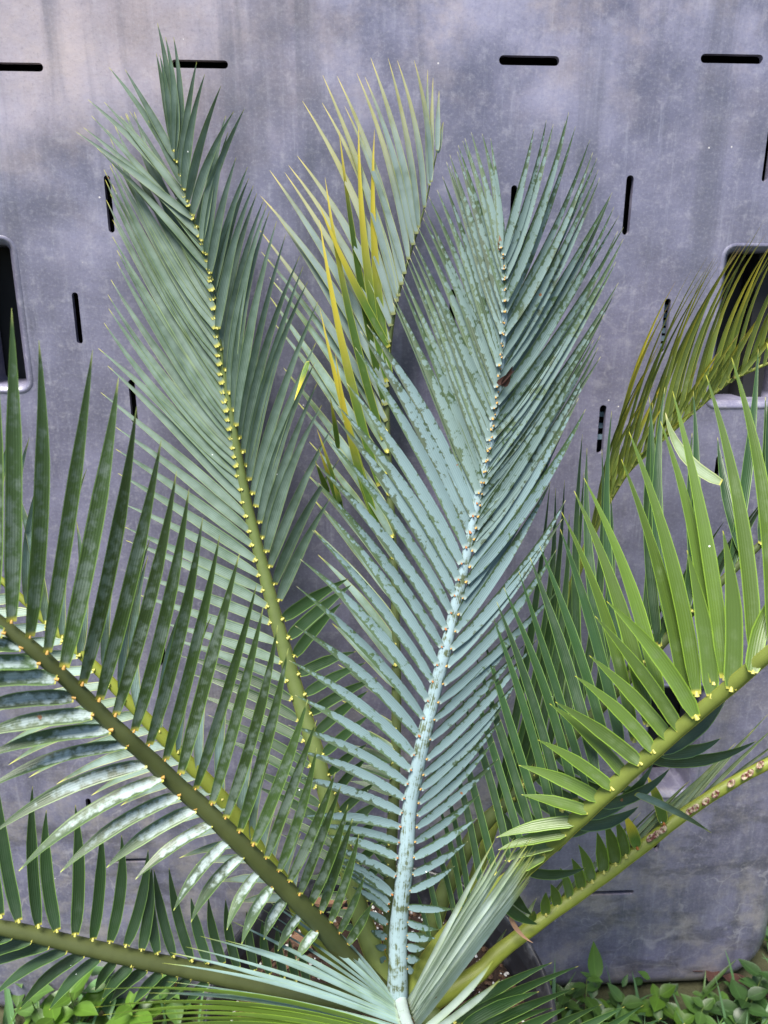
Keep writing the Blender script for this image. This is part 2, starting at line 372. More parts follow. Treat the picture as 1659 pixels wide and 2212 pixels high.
def lumps(name, n, s0, s1, mat, parent, zz=.002):
    V = []; F = []
    ico = [(0, 0, 1), (.9, 0, .2), (.2, .9, .3), (-.8, .4, .2), (-.5, -.8, .3), (.5, -.8, .1), (0, 0, -.6)]
    fc = [(0, 1, 2), (0, 2, 3), (0, 3, 4), (0, 4, 5), (0, 5, 1), (6, 2, 1), (6, 3, 2), (6, 4, 3), (6, 5, 4), (6, 1, 5)]
    for q in range(n):
        a = random.uniform(0, 6.283); r = .156*math.sqrt(random.random()); s = random.uniform(s0, s1); z = SZ+.015*(1-(r/.16)**2)+zz-(.012*(r/.16)**6)
        M = Matrix.Rotation(random.uniform(0, 6.28), 3, 'Z') @ Matrix.Rotation(random.uniform(-.6, .6), 3, 'X')
        i = len(V)
        for v in ico: V.append(Vector((PC.x+r*math.cos(a), PC.y+r*math.sin(a), z)) + M @ (Vector(v)*s*random.uniform(.7, 1.2)))
        F += [tuple(i+k for k in f) for f in fc]
    o = mesh_obj(name, V, F, mat, parent, smooth=False, origin=PC); tag(o, kind='stuff'); return o
lumps('perlite', 900, .0010, .0028, plain('perlite_white', (.72, .70, .66), .9, .12, 300), pot)
lumps('bark_crumbs', 1100, .0014, .004, plain('bark_crumbs', (.13, .075, .045), .9, .5, 120), pot, .001)
chip_m = plain('bark_chip', (.27, .15, .09), .85, .35, 70, .3)
chip_l = ('long flat bark chip on the soil left of the blue frond stalk', 'short bark chip on the soil near the left pot rim', 'bark chip tucked under the young blue leaflets', 'small bark chip on the soil right of the blue stalk', 'pale splinter of bark on the soil near the right pot rim', 'small dark bark chip beside the longest chip')
for k, (x, y, l, wd, a) in enumerate(((1420, 3905, .045, .013, .25), (1300, 4080, .026, .012, -.5), (1250, 4180, .03, .010, .8), (1860, 4110, .022, .009, 1.0), (2010, 4360, .028, .008, .2), (1500, 3960, .02, .009, 2.0))):
    c = at_z(x, y, SZ+.016); M = Matrix.Rotation(a, 3, 'Z') @ Matrix.Rotation(.25, 3, 'Y')
    V = []; F = []
    for s in (-1, 1):
        for q in ((-.5, -.35), (-.3, -.5), (.35, -.45), (.5, 0), (.3, .5), (-.4, .42)):
            V.append(c + M @ Vector((q[0]*l, q[1]*wd, .0022*s+.004)))
    F = [(5, 4, 3, 2, 1, 0), (6, 7, 8, 9, 10, 11)] + [(i, (i+1) % 6, 6+(i+1) % 6, 6+i) for i in range(6)]
    tag(mesh_obj('bark_chip', V, F, chip_m, origin=c, smooth=False), chip_l[k], 'bark chip', 'bark chips on the potting soil')
# ------------------------------------------------------------------ the cycad
# leaf materials: each frond has its own age and amount of blue bloom
L_GREY = leafmat('leaf_grey_green', (.050, .092, .050), (.140, .205, .165), thr=.42, soft=.25, mscale=60, edgew=.2, tipw=.1, edge=(.20, .27, .11), specks=.5, tip0=.95)
L_BLUE = leafmat('leaf_blue_bloom', (.038, .072, .026), (.128, .198, .208), thr=.362, soft=.04, mscale=250, edgew=.20, tipw=.24, side=.10, rough=.55, trans=.06, tip=(.35, .34, .16), tip0=.97, specks=.35, base=(.22, .29, .27))
L_BLUET = leafmat('leaf_blue_bloom_upper', (.038, .072, .026), (.126, .190, .180), thr=.398, soft=.045, mscale=220, edgew=.20, tipw=.24, side=.10, rough=.55, trans=.06, tip=(.35, .34, .16), tip0=.97, specks=.35, base=(.22, .29, .27))
L_BACK = leafmat('leaf_back_yellowing', (.05, .085, .035), (.180, .245, .235), thr=.34, soft=.2, mscale=40, edgew=.1, tipw=.1, yellow=.30, edge=(.30, .34, .08), tip=(.5, .42, .12), tip0=.86, base=(.16, .18, .06))
L_YEL = leafmat('leaf_yellow_tipped', (.060, .120, .015), (.10, .15, .05), thr=.6, soft=.1, yellow=.75, edge=(.36, .40, .05), tip=(.62, .50, .08), tip0=.74, trans=.2)
L_MOT = leafmat('leaf_mottled_green', (.040, .076, .020), (.150, .195, .160), thr=.49, soft=.09, mscale=130, edgew=.16, tipw=.16, waxmix=.75, edge=(.16, .27, .05), tip=(.42, .46, .14), tip0=.93, trans=.15)
L_WHITE = leafmat('leaf_white_bloom', (.045, .080, .030), (.34, .42, .42), waxmix=.8, thr=.445, soft=.10, mscale=190, edgew=.30, tipw=.40, edge=(.14, .24, .05), tip=(.36, .42, .08), tip0=.95, trans=.08)
L_PALE = leafmat('leaf_pale_behind', (.085, .13, .055), (.22, .32, .30), thr=.45, soft=.2, mscale=40, edgew=.1, tipw=.2, edge=(.34, .38, .13), tip=(.48, .48, .12), tip0=.88)
L_LIME = leafmat('leaf_bright_green', (.075, .130, .018), (.10, .15, .055), thr=.58, soft=.12, mscale=60, edge=(.22, .36, .03), tip=(.46, .46, .05), tip0=.965, trans=.2, specks=.9)
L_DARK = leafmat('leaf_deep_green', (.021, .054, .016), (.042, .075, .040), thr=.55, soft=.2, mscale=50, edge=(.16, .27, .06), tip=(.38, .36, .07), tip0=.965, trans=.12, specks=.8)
L_THIN = leafmat('leaf_olive_thin', (.110, .150, .028), (.16, .20, .08), thr=.65, soft=.2, yellow=.55, edge=(.33, .36, .06), tip=(.50, .33, .16), tip0=.86, trans=.15, base=(.2, .22, .05))
L_THINP = leafmat('leaf_pale_thin', (.12, .17, .06), (.26, .33, .22), thr=.45, soft=.2, mscale=40, edge=(.42, .46, .22), tip=(.50, .45, .2), tip0=.9)
L_YOUNG = leafmat('leaf_young_blue', (.085, .15, .07), (.215, .325, .315), thr=.34, soft=.2, mscale=30, edgew=.15, tipw=.12, tip=(.30, .36, .06), tip0=.86, edge=(.26, .37, .24), rough=.5, trans=.1, specks=.2, base=(.25, .33, .25))
L_PALER = leafmat('leaf_young_pale', (.36, .46, .30), (.55, .65, .61), thr=.42, soft=.2, mscale=30, edgew=.15, tipw=.2, tip=(.42, .46, .08), tip0=.80, edge=(.42, .54, .38), rough=.45, trans=.12, specks=.1, base=(.40, .46, .36))
R_GREEN = rachmat('rachis_green', (.085, .115, .030), mw=.45)
R_BLUE = rachmat('rachis_blue', (.075, .095, .045), wax=(.24, .33, .355), thr=.46, scale=50)
R_OLIVE = rachmat('rachis_olive', (.058, .070, .020))
R_YELG = rachmat('rachis_yellow_green', (.17, .20, .025), mw=.35)
R_DARK = rachmat('rachis_dark', (.055, .075, .020), mw=.3)
R_BRIGHT = rachmat('rachis_bright', (.13, .16, .030), mw=.4)
R_YOUNG = rachmat('rachis_young', (.20, .25, .20), wax=(.38, .46, .44), thr=.4, margin=(.30, .09, .04), mw=.35)

rot_m = plain('rotten_leaf', (.045, .018, .012), .85, .4, 120)
plant = reg(empty('cycad_plant', at(1735, 4330, .725), label='tall cycad with stiff blue and green feather fronds growing in the black pot', cat='plant'))
CR = plant.location
LEAVES = []          # everything waiting to become a leaflet: (score, frond object, mesh data)
def profile(s, p, pk):
    k = pk*.75; f = (.55+.45*math.sin(min(1, s/k)*math.pi/2)) if s < k else 1
    c = .19*p; t = 1-.10*s if s < c else (1-.10*c)*((1-s)/(1-c))**.82
    return f*max(0, t)
def add_leaflet(fr, rl, b, t, db, dt, W, tw=0, bow=0, arch=0, p=2.6, pk=.22, mat=None, callus=None, fold=.16, curl=0, twend=0, cs=1):
    """a blade from rachis point b to tip t (photo measure), depths db and dt in metres along the view"""
    (bx, by), (tx, ty) = b, t
    dx, dy = tx-bx, ty-by; L = math.hypot(dx, dy)
    px, py = (dy/L, -dx/L)
    if py > 0: px, py = -px, -py
    dt = min(dt, pdepth(tx, ty)-.012)
    B = at(bx, by, db); T = at(tx, ty, dt)
    dm = (db+dt)/2+arch; cx, cy = (bx+tx)/2+px*bow*L*2*.5*2, (by+ty)/2+py*bow*L*2
    dm = min(dm, pdepth(cx, cy)-.012)
    C = at(cx, cy, dm)
    n = 10; V = []; UV = []; F = []; MI = []
    length = (T-B).length
    for k in range(n+1):
        s = k/n; q = B*(1-s)**2+C*2*s*(1-s)+T*s*s
        d = ((C-B)*(1-s)+(T-C)*s).normalized()
        vw = (q-CP).normalized(); w = d.cross(vw).normalized(); nn = w.cross(d).normalized()
        if nn.dot(vw) > 0: nn = -nn
        a = R(tw+twend*s); wv = w*math.cos(a)+nn*math.sin(a); nv = nn*math.cos(a)-w*math.sin(a)
        h = W*.50*profile(s, p, pk)
        if k == n: h = W*.012
        for c in (-1, 0, 1):
            V.append(q+wv*h*c-(nv*h*fold*2 if c == 0 else nv*0)); UV.append([s, .5+.5*c])
    for k in range(n):
        for c in range(2): a = k*3+c; F.append((a, a+1, a+4, a+3)); MI.append(0)
    if callus:               # swollen foot where the leaflet joins the rachis
        i = len(V); d = (C-B).normalized(); e = d.orthogonal().normalized(); g = d.cross(e); r = W*.098*cs*random.uniform(.7, 1.2)
        for k, (z, rr) in enumerate(((-r*1.2, 1.5), (r*.4, 1.15), (r*1.7, .6))):
            for a in range(5): V.append(B+d*z+(e*math.cos(a*1.2566)+g*math.sin(a*1.2566))*r*rr); UV.append([0, .5])
        for k in range(2):
            for a in range(5): F.append((i+k*5+a, i+k*5+(a+1) % 5, i+k*5+5+(a+1) % 5, i+k*5+5+a)); MI.append(1)
        F.append(tuple(i+10+a for a in range(5))); MI.append(1)
    # how large it shows: length in view, clipped roughly to the frame
    vis = sum(1 for k in range(11) if 0 <= bx+dx*k/10 <= 3318 and 0 <= by+dy*k/10 <= 4424)/11
    LEAVES.append((L*W*vis*rl, fr, V, F, MI, UV, random.random(), [mat, callus or mat], B))
def frond(desc, P, rad, mat, rows, prio=1.0, label=None, flat=.75):
    """P: rachis from crown to tip (x, y, depth); rad: radii from crown to tip in metres"""
    n = 40; pts = [catmull(P, k/n) for k in range(n+1)]; W3 = [at(*q) for q in pts]
    V = []; UV = []; F = []; m = 12
    for k, q in enumerate(W3):
        d = (W3[min(k+1, n)]-W3[max(k-1, 0)]).normalized(); vw = (q-CP).normalized(); e = d.cross(vw).normalized(); g = e.cross(d)
        r = catmull([(x,) for x in rad], k/n)[0]*(1+.03*math.sin(k*1.7))
        for a in range(m):
            an = 2*math.pi*a/m; V.append(q+e*r*math.cos(an)+g*r*flat*math.sin(an)); UV.append([k/n, a/m])
    for k in range(n):
        for a in range(m): F.append((k*m+a, k*m+(a+1) % m, (k+1)*m+(a+1) % m, (k+1)*m+a))
    F.append(tuple(n*m+a for a in range(m)))
    fr = mesh_obj('frond', V, F, mat, plant, uv=UV, origin=W3[0])
    if label: fr['label'] = label
    for row in rows:
        K = row['k']; kw = {k: v for k, v in row.items() if k not in ('k', 'n', 'dt', 'W', 'jit', 'dt1', 'db', 'tw', 'W0', 'W1')}
        if 'n' in row:
            seg = [0]
            for a, b in zip(K, K[1:]): seg.append(seg[-1]+math.hypot(b[0]-a[0], b[1]-a[1])+1)
            KK = []
            for i in range(row['n']):
                s = seg[-1]*i/(row['n']-1); j = max(x for x in range(len(seg)-1) if seg[x] <= s or x == 0); u = (s-seg[j])/(seg[j+1]-seg[j])
                KK.append([K[j][c]*(1-u)+K[j+1][c]*u for c in range(4)])
            jit = row.get('jit', 18)
            KK = [[a, b, c+random.uniform(-jit, jit), d+random.uniform(-jit, jit)] for a, b, c, d in KK]
        else: KK = [list(k[:4]) for k in K]
        nK = len(KK)
        for i, (bx, by, tx, ty) in enumerate(KK):
            f = i/max(1, nK-1)
            db = min((math.hypot(q[0]-bx, q[1]-by), q[2]) for q in pts)[1] + row.get('db', -.004)
            dt = row.get('dt', 0)*(1-f)+row.get('dt1', row.get('dt', 0))*f
            Wd = row.get('W0', row.get('W', .011))*(1-f)+row.get('W1', row.get('W', .011))*f
            tw = row.get('tw', 0)+random.uniform(-14, 14)
            add_leaflet(fr, prio, (bx, by), (tx, ty), db, db+dt+random.uniform(-.006, .006), Wd*random.uniform(.93, 1.07), tw=tw, **dict(kw, bow=kw.get('bow', 0)+random.uniform(-.014, .014)))
    return fr
def off(lst, ox, oy, s=1.0): return [(a*s+ox, b*s+oy, c*s+ox, d*s+oy) for a, b, c, d in lst]

# --- back frond beside the middle, long yellowing leaflets, close to the pallet
frond('back', [(1690, 4240, .73), (1682, 3845, .745), (1697, 3545, .76), (1712, 3150, .775), (1709, 2658, .79), (1690, 2220, .80), (1671, 1820, .80), (1679, 1533, .79), (1714, 1303, .775), (1784, 1058, .76), (1834, 896, .75), (1894, 626, .735)],
      [.0075, .006, .0055, .005, .0045, .004, .0032, .0024, .0016, .0012, .0009, .0006], R_DARK, [
    dict(k=[(1890, 650, 1897, 392), (1862, 785, 1871, 335), (1855, 800, 1848, 300), (1890, 660, 1916, 525)], W=.0055, dt=-.005, mat=L_BACK, tw=25, p=2.2),
    dict(k=[(1862, 785, 1789, 260), (1834, 896, 1716, 260), (1809, 983, 1676, 248), (1800, 1010, 1601, 248), (1784, 1058, 1576, 330), (1765, 1120, 1541, 315), (1749, 1183, 1489, 458), (1735, 1230, 1456, 328), (1722, 1280, 1391, 443), (1714, 1303, 1394, 325), (1700, 1360, 1306, 435), (1690, 1408, 1284, 673), (1682, 1480, 1246, 713), (1679, 1533, 1230, 745), (1675, 1600, 1165, 735), (1671, 1673, 1125, 845), (1670, 1750, 1170, 890), (1669, 1820, 1115, 985)],
         W=.0078, W0=.0066, W1=.0105, dt=-.02, mat=L_BACK, tw=22, bow=.03, p=2.2),
    dict(k=[(1670, 1860, 1130, 1100), (1679, 2095, 1180, 1330), (1689, 2220, 1230, 1560), (1700, 2400, 1320, 1900), (1709, 2658, 1350, 2220), (1709, 2900, 1420, 2560), (1709, 3100, 1470, 2950), (1700, 3240, 1484, 3130)], n=16, W=.0105, dt=.0, mat=L_PALE, tw=35, bow=.02, callus=callus_y),
    dict(k=[(1697, 3295, 1484, 3215), (1692, 3360, 1514, 3305), (1690, 3430, 1514, 3375), (1689, 3505, 1545, 3450), (1684, 3565, 1576, 3527), (1680, 3650, 1596, 3607), (1677, 3735, 1599, 3665), (1674, 3785, 1615, 3740), (1679, 3890, 1634, 3850)], W=.008, dt=.01, mat=L_DARK, tw=25, bow=.05, callus=callus_y),
    dict(k=[(1672, 1650, 1549, 535), (1660, 1750, 1464, 560), (1655, 1900, 1404, 765), (1680, 1500, 1378, 880), (1640, 2100, 1380, 950), (1640, 2300, 1382, 1333), (1620, 2250, 1449, 1528), (1690, 1640, 1618, 560)], W=.0088, dt=-.045, mat=L_YEL, tw=20, bow=-.02, p=2.2),
    dict(k=[(1480, 2210, 1369, 1853), (1470, 2200, 1376, 1935), (1420, 2130, 1362, 1990), (1475, 2180, 1439, 2090), (1462, 1940, 1426, 1715), (1330, 1560, 1272, 1730)], W=.006, dt=-.03, db=-.03, mat=L_YEL, tw=30, p=2.0)],
      prio=.6, label='back frond with long leaflets yellowing towards their tips')
# --- left tall frond
F1L = [(745, 620, 675, 230), (752, 655, 690, 235), (760, 690, 540, 300), (775, 750, 470, 290), (790, 800, 640, 520), (800, 850, 380, 430), (815, 890, 450, 440), (835, 945, 330, 570), (850, 985, 520, 500), (862, 1020, 360, 550), (875, 1055, 395, 500), (885, 1090, 460, 560), (895, 1130, 560, 480), (903, 1165, 420, 640), (909, 1200, 470, 690)]
F1M = [(912, 1215, 575, 485), (922, 1300, 525, 505), (930, 1390, 480, 610), (940, 1480, 490, 690), (950, 1570, 455, 735), (960, 1650, 480, 800), (972, 1735, 470, 870), (983, 1790, 480, 955), (990, 1835, 500, 1060), (1000, 1885, 515, 1105), (1010, 1935, 490, 1215), (1020, 1995, 470, 1300), (1030, 2055, 455, 1390), (1045, 2115, 425, 1505), (1052, 2170, 465, 1580), (1065, 2230, 435, 1695), (1080, 2295, 500, 1845), (1090, 2355, 500, 1940), (1105, 2420, 510, 2045), (1120, 2485, 530, 2175), (1137, 2550, 535, 2275), (1157, 2620, 545, 2335), (1168, 2690, 590, 2485), (1195, 2775, 600, 2570), (1215, 2860, 700, 2690), (1240, 2940, 740, 2760)]
F1D = [(1260, 3020, 770, 2830), (1290, 3110, 820, 2910), (1312, 3200, 850, 3000), (1339, 3310, 900, 3090), (1364, 3402, 960, 3190), (1385, 3480, 1040, 3310), (1412, 3565, 1110, 3400), (1439, 3652, 1170, 3520), (1461, 3730, 1215, 3605), (1489, 3810, 1315, 3790), (1506, 3875, 1354, 3870), (1530, 3950, 1410, 3940), (1545, 4010, 1474, 4010)]
F1R = [(745, 620, 680, 100), (752, 650, 715, 160), (765, 700, 750, 160), (780, 760, 850, 265), (795, 820, 885, 320), (810, 870, 955, 370), (830, 930, 1010, 480), (850, 980, 1055, 470), (870, 1040, 975, 500), (890, 1100, 985, 570), (905, 1180, 1020, 680), (920, 1260, 1070, 720), (932, 1340, 1075, 770), (940, 1420, 1095, 800), (955, 1510, 1110, 835), (975, 1600, 1140, 860), (992, 1700, 1155, 880), (1010, 1775, 1165, 910), (1020, 1840, 1195, 955), (1035, 1895, 1235, 1010), (1050, 1955, 1295, 1105), (1065, 2015, 1310, 1150), (1075, 2075, 1330, 1215), (1090, 2135, 1375, 1300), (1105, 2190, 1365, 1480), (1120, 2260, 1360, 1565), (1135, 2325, 1370, 1655), (1150, 2385, 1390, 1750), (1165, 2450, 1435, 1845), (1185, 2525, 1465, 1985), (1205, 2595, 1428, 2150)]
F1S = [(1222, 2675, 1505, 2500), (1247, 2755, 1520, 2525), (1272, 2835, 1475, 2605), (1291, 2913, 1536, 2815), (1318, 3000, 1579, 2863), (1341, 3083, 1629, 2928), (1366, 3168, 1590, 2985), (1396, 3260, 1595, 3090), (1421, 3347, 1586, 3215), (1448, 3427, 1589, 3270), (1471, 3510, 1621, 3380), (1496, 3580, 1639, 3462), (1518, 3650, 1644, 3532), (1546, 3732, 1659, 3630), (1572, 3810, 1664, 3720), (1590, 3890, 1665, 3800)]
frond('left', [(1690, 4300, .725), (1640, 4180, .725), (1560, 3960, .735), (1490, 3700, .745), (1410, 3430, .755), (1350, 3200, .765), (1270, 2950, .775), (1200, 2700, .78), (1130, 2430, .785), (1060, 2150, .785), (1005, 1830, .78), (965, 1600, .775), (930, 1380, .765), (905, 1180, .755), (860, 1010, .745), (800, 840, .735), (745, 620, .725)],
      [.0125, .011, .0095, .009, .0085, .008, .0075, .007, .006, .0054, .0044, .0036, .003, .0024, .0018, .0012, .0007], R_GREEN, [
    dict(k=F1L, W=.0078, dt=-.015, mat=L_GREY, tw=15, p=2.2, callus=callus_y, cs=.6, bow=.02),
    dict(k=F1M[:13], n=22, jit=16, W=.0108, dt=-.01, mat=L_GREY, tw=10, p=1.9, pk=.3, cs=.7, callus=callus_y, bow=-.02),
    dict(k=F1M[13:], W=.0108, dt=-.01, mat=L_GREY, tw=12, p=2.0, pk=.3, callus=callus_y, bow=.015),
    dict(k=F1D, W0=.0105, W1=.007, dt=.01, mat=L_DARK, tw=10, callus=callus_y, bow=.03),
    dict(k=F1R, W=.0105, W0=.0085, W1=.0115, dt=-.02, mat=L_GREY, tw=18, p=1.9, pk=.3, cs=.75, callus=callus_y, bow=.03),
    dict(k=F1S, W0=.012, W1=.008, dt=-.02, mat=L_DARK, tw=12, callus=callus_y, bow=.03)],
      prio=1.0, label='tall grey green frond leaning left with yellow dotted stalk')
# --- thin olive frond at the right, close to the pallet
frond('olive', [(1900, 4250, .73), (2050, 3800, .75), (2250, 3200, .78), (2420, 2680, .79), (2560, 2300, .79), (2653, 2120, .785), (2728, 2015, .775), (2868, 1890, .765), (3050, 1730, .75), (3163, 1640, .74), (3330, 1565, .73), (3480, 1500, .72)],
      [.007, .006, .005, .0045, .004, .0034, .003, .0026, .002, .0017, .0014, .001], R_YELG, [
    dict(k=[(2555, 2310, 2830, 1660), (2570, 2280, 2866, 1527), (2590, 2230, 2870, 1480), (2610, 2190, 2911, 1327), (2630, 2160, 2923, 1277), (2650, 2125, 2941, 1177), (2680, 2080, 3041, 1152), (2720, 2025, 3086, 1152), (2770, 1980, 3138, 1094), (2820, 1935, 3128, 1130), (2870, 1890, 3216, 1060), (2930, 1830, 3261, 1022), (2990, 1785, 3311, 987), (3050, 1730, 3340, 1010), (3110, 1680, 3380, 1040), (3163, 1640, 3420, 1000), (3230, 1610, 3470, 1050), (3300, 1580, 3520, 1090)], n=32, jit=48, W=.0058, dt=-.03, mat=L_THIN, tw=38, bow=.06, p=2.2, twend=25),
    dict(k=[(2570, 2290, 2781, 1707), (2600, 2210, 2850, 1640), (2660, 2120, 2898, 1610), (2720, 2030, 2924, 1790), (2800, 1960, 3040, 1560), (2900, 1870, 3160, 1490), (3000, 1780, 3250, 1420), (3100, 1690, 3318, 1330), (3200, 1620, 3420, 1350)], n=18, jit=50, W=.0058, dt=-.02, mat=L_THIN, tw=40, bow=.02, p=2.2)],
      prio=.5, label='narrow olive frond bending right with thin yellow tipped leaflets')
# --- pale frond behind the left front one
frond('pale', [(1640, 4290, .725), (1480, 4160, .72), (1330, 4000, .715), (1250, 3850, .71), (1090, 3630, .70), (960, 3450, .69), (760, 3240, .68), (555, 3029, .67), (430, 2900, .665), (270, 2752, .66), (110, 2600, .655), (-90, 2420, .65)],
      [.010, .009, .008, .0075, .007, .0065, .006, .005, .0045, .0035, .003, .002], R_YELG, [
    dict(k=[(-40, 2470, 90, 1795), (50, 2550, 127, 1890), (120, 2615, 195, 2005), (200, 2690, 40, 2050), (270, 2752, 375, 2025), (345, 2830, 330, 2250), (455, 2915, 540, 2140), (520, 2990, 650, 2325), (600, 3070, 640, 2400), (690, 3160, 850, 2490), (770, 3250, 915, 2660), (860, 3340, 930, 2720), (960, 3450, 1010, 2900), (1040, 3560, 1120, 3110), (1090, 3625, 1165, 3280), (1130, 3680, 1225, 3390), (1170, 3740, 1255, 3500), (1220, 3810, 1300, 3600), (1260, 3870, 1305, 3700)], W=.0100, dt=.02, mat=L_PALE, tw=35, bow=.05, callus=callus_y),
    dict(k=[(-60, 2450, -500, 2600), (30, 2560, -420, 2650), (110, 2620, -360, 2720), (200, 2710, -260, 2800), (300, 2800, -200, 2880), (400, 2890, -120, 2990), (490, 2975, -40, 3110), (555, 3040, 10, 3279), (640, 3110, 60, 3330), (720, 3200, 210, 3384), (800, 3280, 390, 3439), (870, 3350, 525, 3479), (930, 3420, 550, 3549), (1000, 3510, 690, 3614), (1060, 3600, 770, 3679), (1100, 3660, 780, 3720), (1150, 3750, 880, 3749), (1190, 3830, 985, 3854), (1220, 3880, 1040, 3890)], n=22, jit=8, W=.0100, W1=.008, dt=.0, mat=L_PALE, tw=15, bow=.05, callus=callus_y)],
      prio=.7, label='pale frond crossing behind the mottled left frond')
# --- dark frond on the right, behind the bright one
frond('dark', [(1770, 4290, .725), (1830, 4100, .725), (1910, 3880, .725), (1990, 3710, .725), (2090, 3560, .722), (2209, 3449, .715), (2314, 3330, .71), (2468, 3184, .70), (2640, 3010, .69), (2848, 2792, .68), (3000, 2630, .67), (3158, 2472, .66), (3330, 2310, .65), (3480, 2170, .64)],
      [0.0113, 0.0099, 0.0081, 0.0077, 0.0072, 0.0063, 0.0059, 0.0054, 0.0049, 0.0043, 0.0036, 0.0032, 0.0027, 0.0018], R_DARK, [
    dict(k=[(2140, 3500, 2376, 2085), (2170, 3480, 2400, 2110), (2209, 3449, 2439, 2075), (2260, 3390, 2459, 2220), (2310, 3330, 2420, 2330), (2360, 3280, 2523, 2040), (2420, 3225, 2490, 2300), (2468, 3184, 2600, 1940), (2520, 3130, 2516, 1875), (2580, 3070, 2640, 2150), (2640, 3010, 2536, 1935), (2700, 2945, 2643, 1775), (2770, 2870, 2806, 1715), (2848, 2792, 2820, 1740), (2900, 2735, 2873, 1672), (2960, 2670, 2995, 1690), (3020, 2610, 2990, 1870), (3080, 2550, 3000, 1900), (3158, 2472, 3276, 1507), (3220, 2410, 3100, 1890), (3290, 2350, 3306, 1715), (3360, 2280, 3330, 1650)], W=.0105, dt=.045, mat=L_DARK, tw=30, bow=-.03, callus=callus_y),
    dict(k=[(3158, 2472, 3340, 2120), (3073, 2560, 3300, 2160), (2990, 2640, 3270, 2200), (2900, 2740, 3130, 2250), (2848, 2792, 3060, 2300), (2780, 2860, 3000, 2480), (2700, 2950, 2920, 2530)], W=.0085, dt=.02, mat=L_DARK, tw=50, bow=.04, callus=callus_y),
    # drooping leaflets of the far side
    dict(k=[(2350, 3310, 2735, 3420), (2310, 3350, 2620, 3500), (2260, 3400, 2560, 3560), (2400, 3260, 2790, 3420), (2220, 3450, 2420, 3640), (2160, 3510, 2330, 3700)], W=.011, dt=-.005, mat=L_DARK, tw=20, bow=-.07, callus=callus_y)],
      prio=.7, label='deep green frond half hidden behind the bright right frond')
# --- yellow green stalk at the lower right, many leaflets lost
FX, FY = 1659, 2949
f9 = frond('scarred', [(1850, 4330, .725), (2059, 4209, .735), (2159, 4112, .74), (2359, 3962, .75), (2559, 3822, .76), (2759, 3672, .77), (2959, 3515, .775), (3159, 3385, .775), (3340, 3288, .775), (3560, 3180, .77)],
      [0.0094, 0.0082, 0.0074, 0.0066, 0.0062, 0.0061, 0.0059, 0.0055, 0.0051, 0.0043], R_YELG, [
    dict(k=off([(640, 1035, 648, 985), (700, 1003, 700, 905), (750, 965, 720, 870), (805, 930, 760, 800), (855, 890, 810, 760), (900, 860, 840, 700), (950, 820, 920, 645), (1000, 785, 952, 600), (1045, 750, 1000, 590)], FX, FY), W0=.009, W1=.0125, dt=-.01, mat=L_LIME, tw=20, bow=.04, callus=callus_y),
    dict(k=off([(1095, 715, 1035, 565), (1210, 612, 1135, 400)], FX, FY), W=.011, dt=-.01, mat=L_YEL, tw=15, bow=.04, callus=callus_o),
    dict(k=off([(470, 1175, 530, 1065), (560, 1105, 580, 1060), (600, 1060, 660, 930), (680, 1000, 830, 790), (760, 945, 950, 740), (830, 890, 1110, 560), (890, 860, 1200, 520), (930, 830, 1310, 430), (1000, 785, 1325, 420), (1050, 745, 1400, 380), (1110, 700, 1450, 330), (1160, 660, 1520, 260), (1220, 625, 1600, 200), (1280, 575, 1665, 130), (1330, 545, 1690, 190), (1390, 510, 1740, 230), (1450, 470, 1780, 260), (1510, 425, 1830, 280)], FX, FY), W=.0062, dt=.015, db=.004, mat=L_THINP, tw=48, bow=.02, callus=callus_y)],
      prio=.6, label='lower right stalk with brown leaf scars and few leaflets left')
scar_m = NT('leaf_scar'); p = scar_m.pos(); scar_m.lk(scar_m.mix(scar_m.ramp(scar_m.noise(p, 260, 3), .4, .6), (.10, .02, .012), (.38, .30, .20)), scar_m.b.inputs['Base Color']); scar_m = scar_m.m
for (x, y) in ((1150, 668), (1175, 652), (1205, 632), (1320, 552), (1345, 538), (1390, 510), (1432, 478), (1500, 432), (1560, 400), (1580, 388), (1625, 352)):
    c = at(x+FX, y+FY+4, .766); d = (at(x+FX+10, y+FY-7, .766)-c).normalized(); vw = (CP-c).normalized(); e = vw.cross(d)
    V = []; F = []
    for k, (rr, h) in enumerate(((1.0, 0), (.85, .0016), (.55, .0012), (.2, .0002))):
        for a in range(10): V.append(c+d*.0052*rr*math.cos(a*.6283)+e*.0030*rr*math.sin(a*.6283)+vw*h)
    for k in range(3):
        for a in range(10): F.append((k*10+a, k*10+(a+1) % 10, k*10+10+(a+1) % 10, k*10+10+a))
    mesh_obj('leaf_scar', V, F, scar_m, f9, origin=c)
# --- blue middle frond
F2L = [(1662, 4152, 1640, 4140), (1664, 4102, 1620, 4085), (1667, 4055, 1600, 4020), (1672, 3992, 1575, 3935), (1677, 3937, 1520, 3830), (1680, 3905, 1470, 3760), (1694, 3864, 1441, 3727), (1694, 3865, 1416, 3682), (1709, 3785, 1404, 3650), (1717, 3707, 1381, 3607), (1724, 3640, 1344, 3565), (1729, 3572, 1294, 3530), (1736, 3512, 1244, 3350), (1746, 3450, 1279, 3240), (1761, 3387, 1246, 3133), (1776, 3327, 1274, 3003), (1789, 3262, 1249, 2853), (1811, 3180, 1274, 2703), (1829, 3103, 1281, 2533), (1849, 3028, 1296, 2415), (1869, 2945, 1349, 2290), (1889, 2873, 1406, 2207), (1909, 2795, 1376, 2085), (1926, 2718, 1366, 2005), (1949, 2648, 1424, 1905), (1964, 2573, 1456, 1815), (1981, 2505, 1459, 1752), (1994, 2435, 1499, 1656), (2014, 2365, 1534, 1500), (2031, 2300, 1556, 1430), (2044, 2230, 1586, 1403), (2061, 2175, 1697, 1308)]
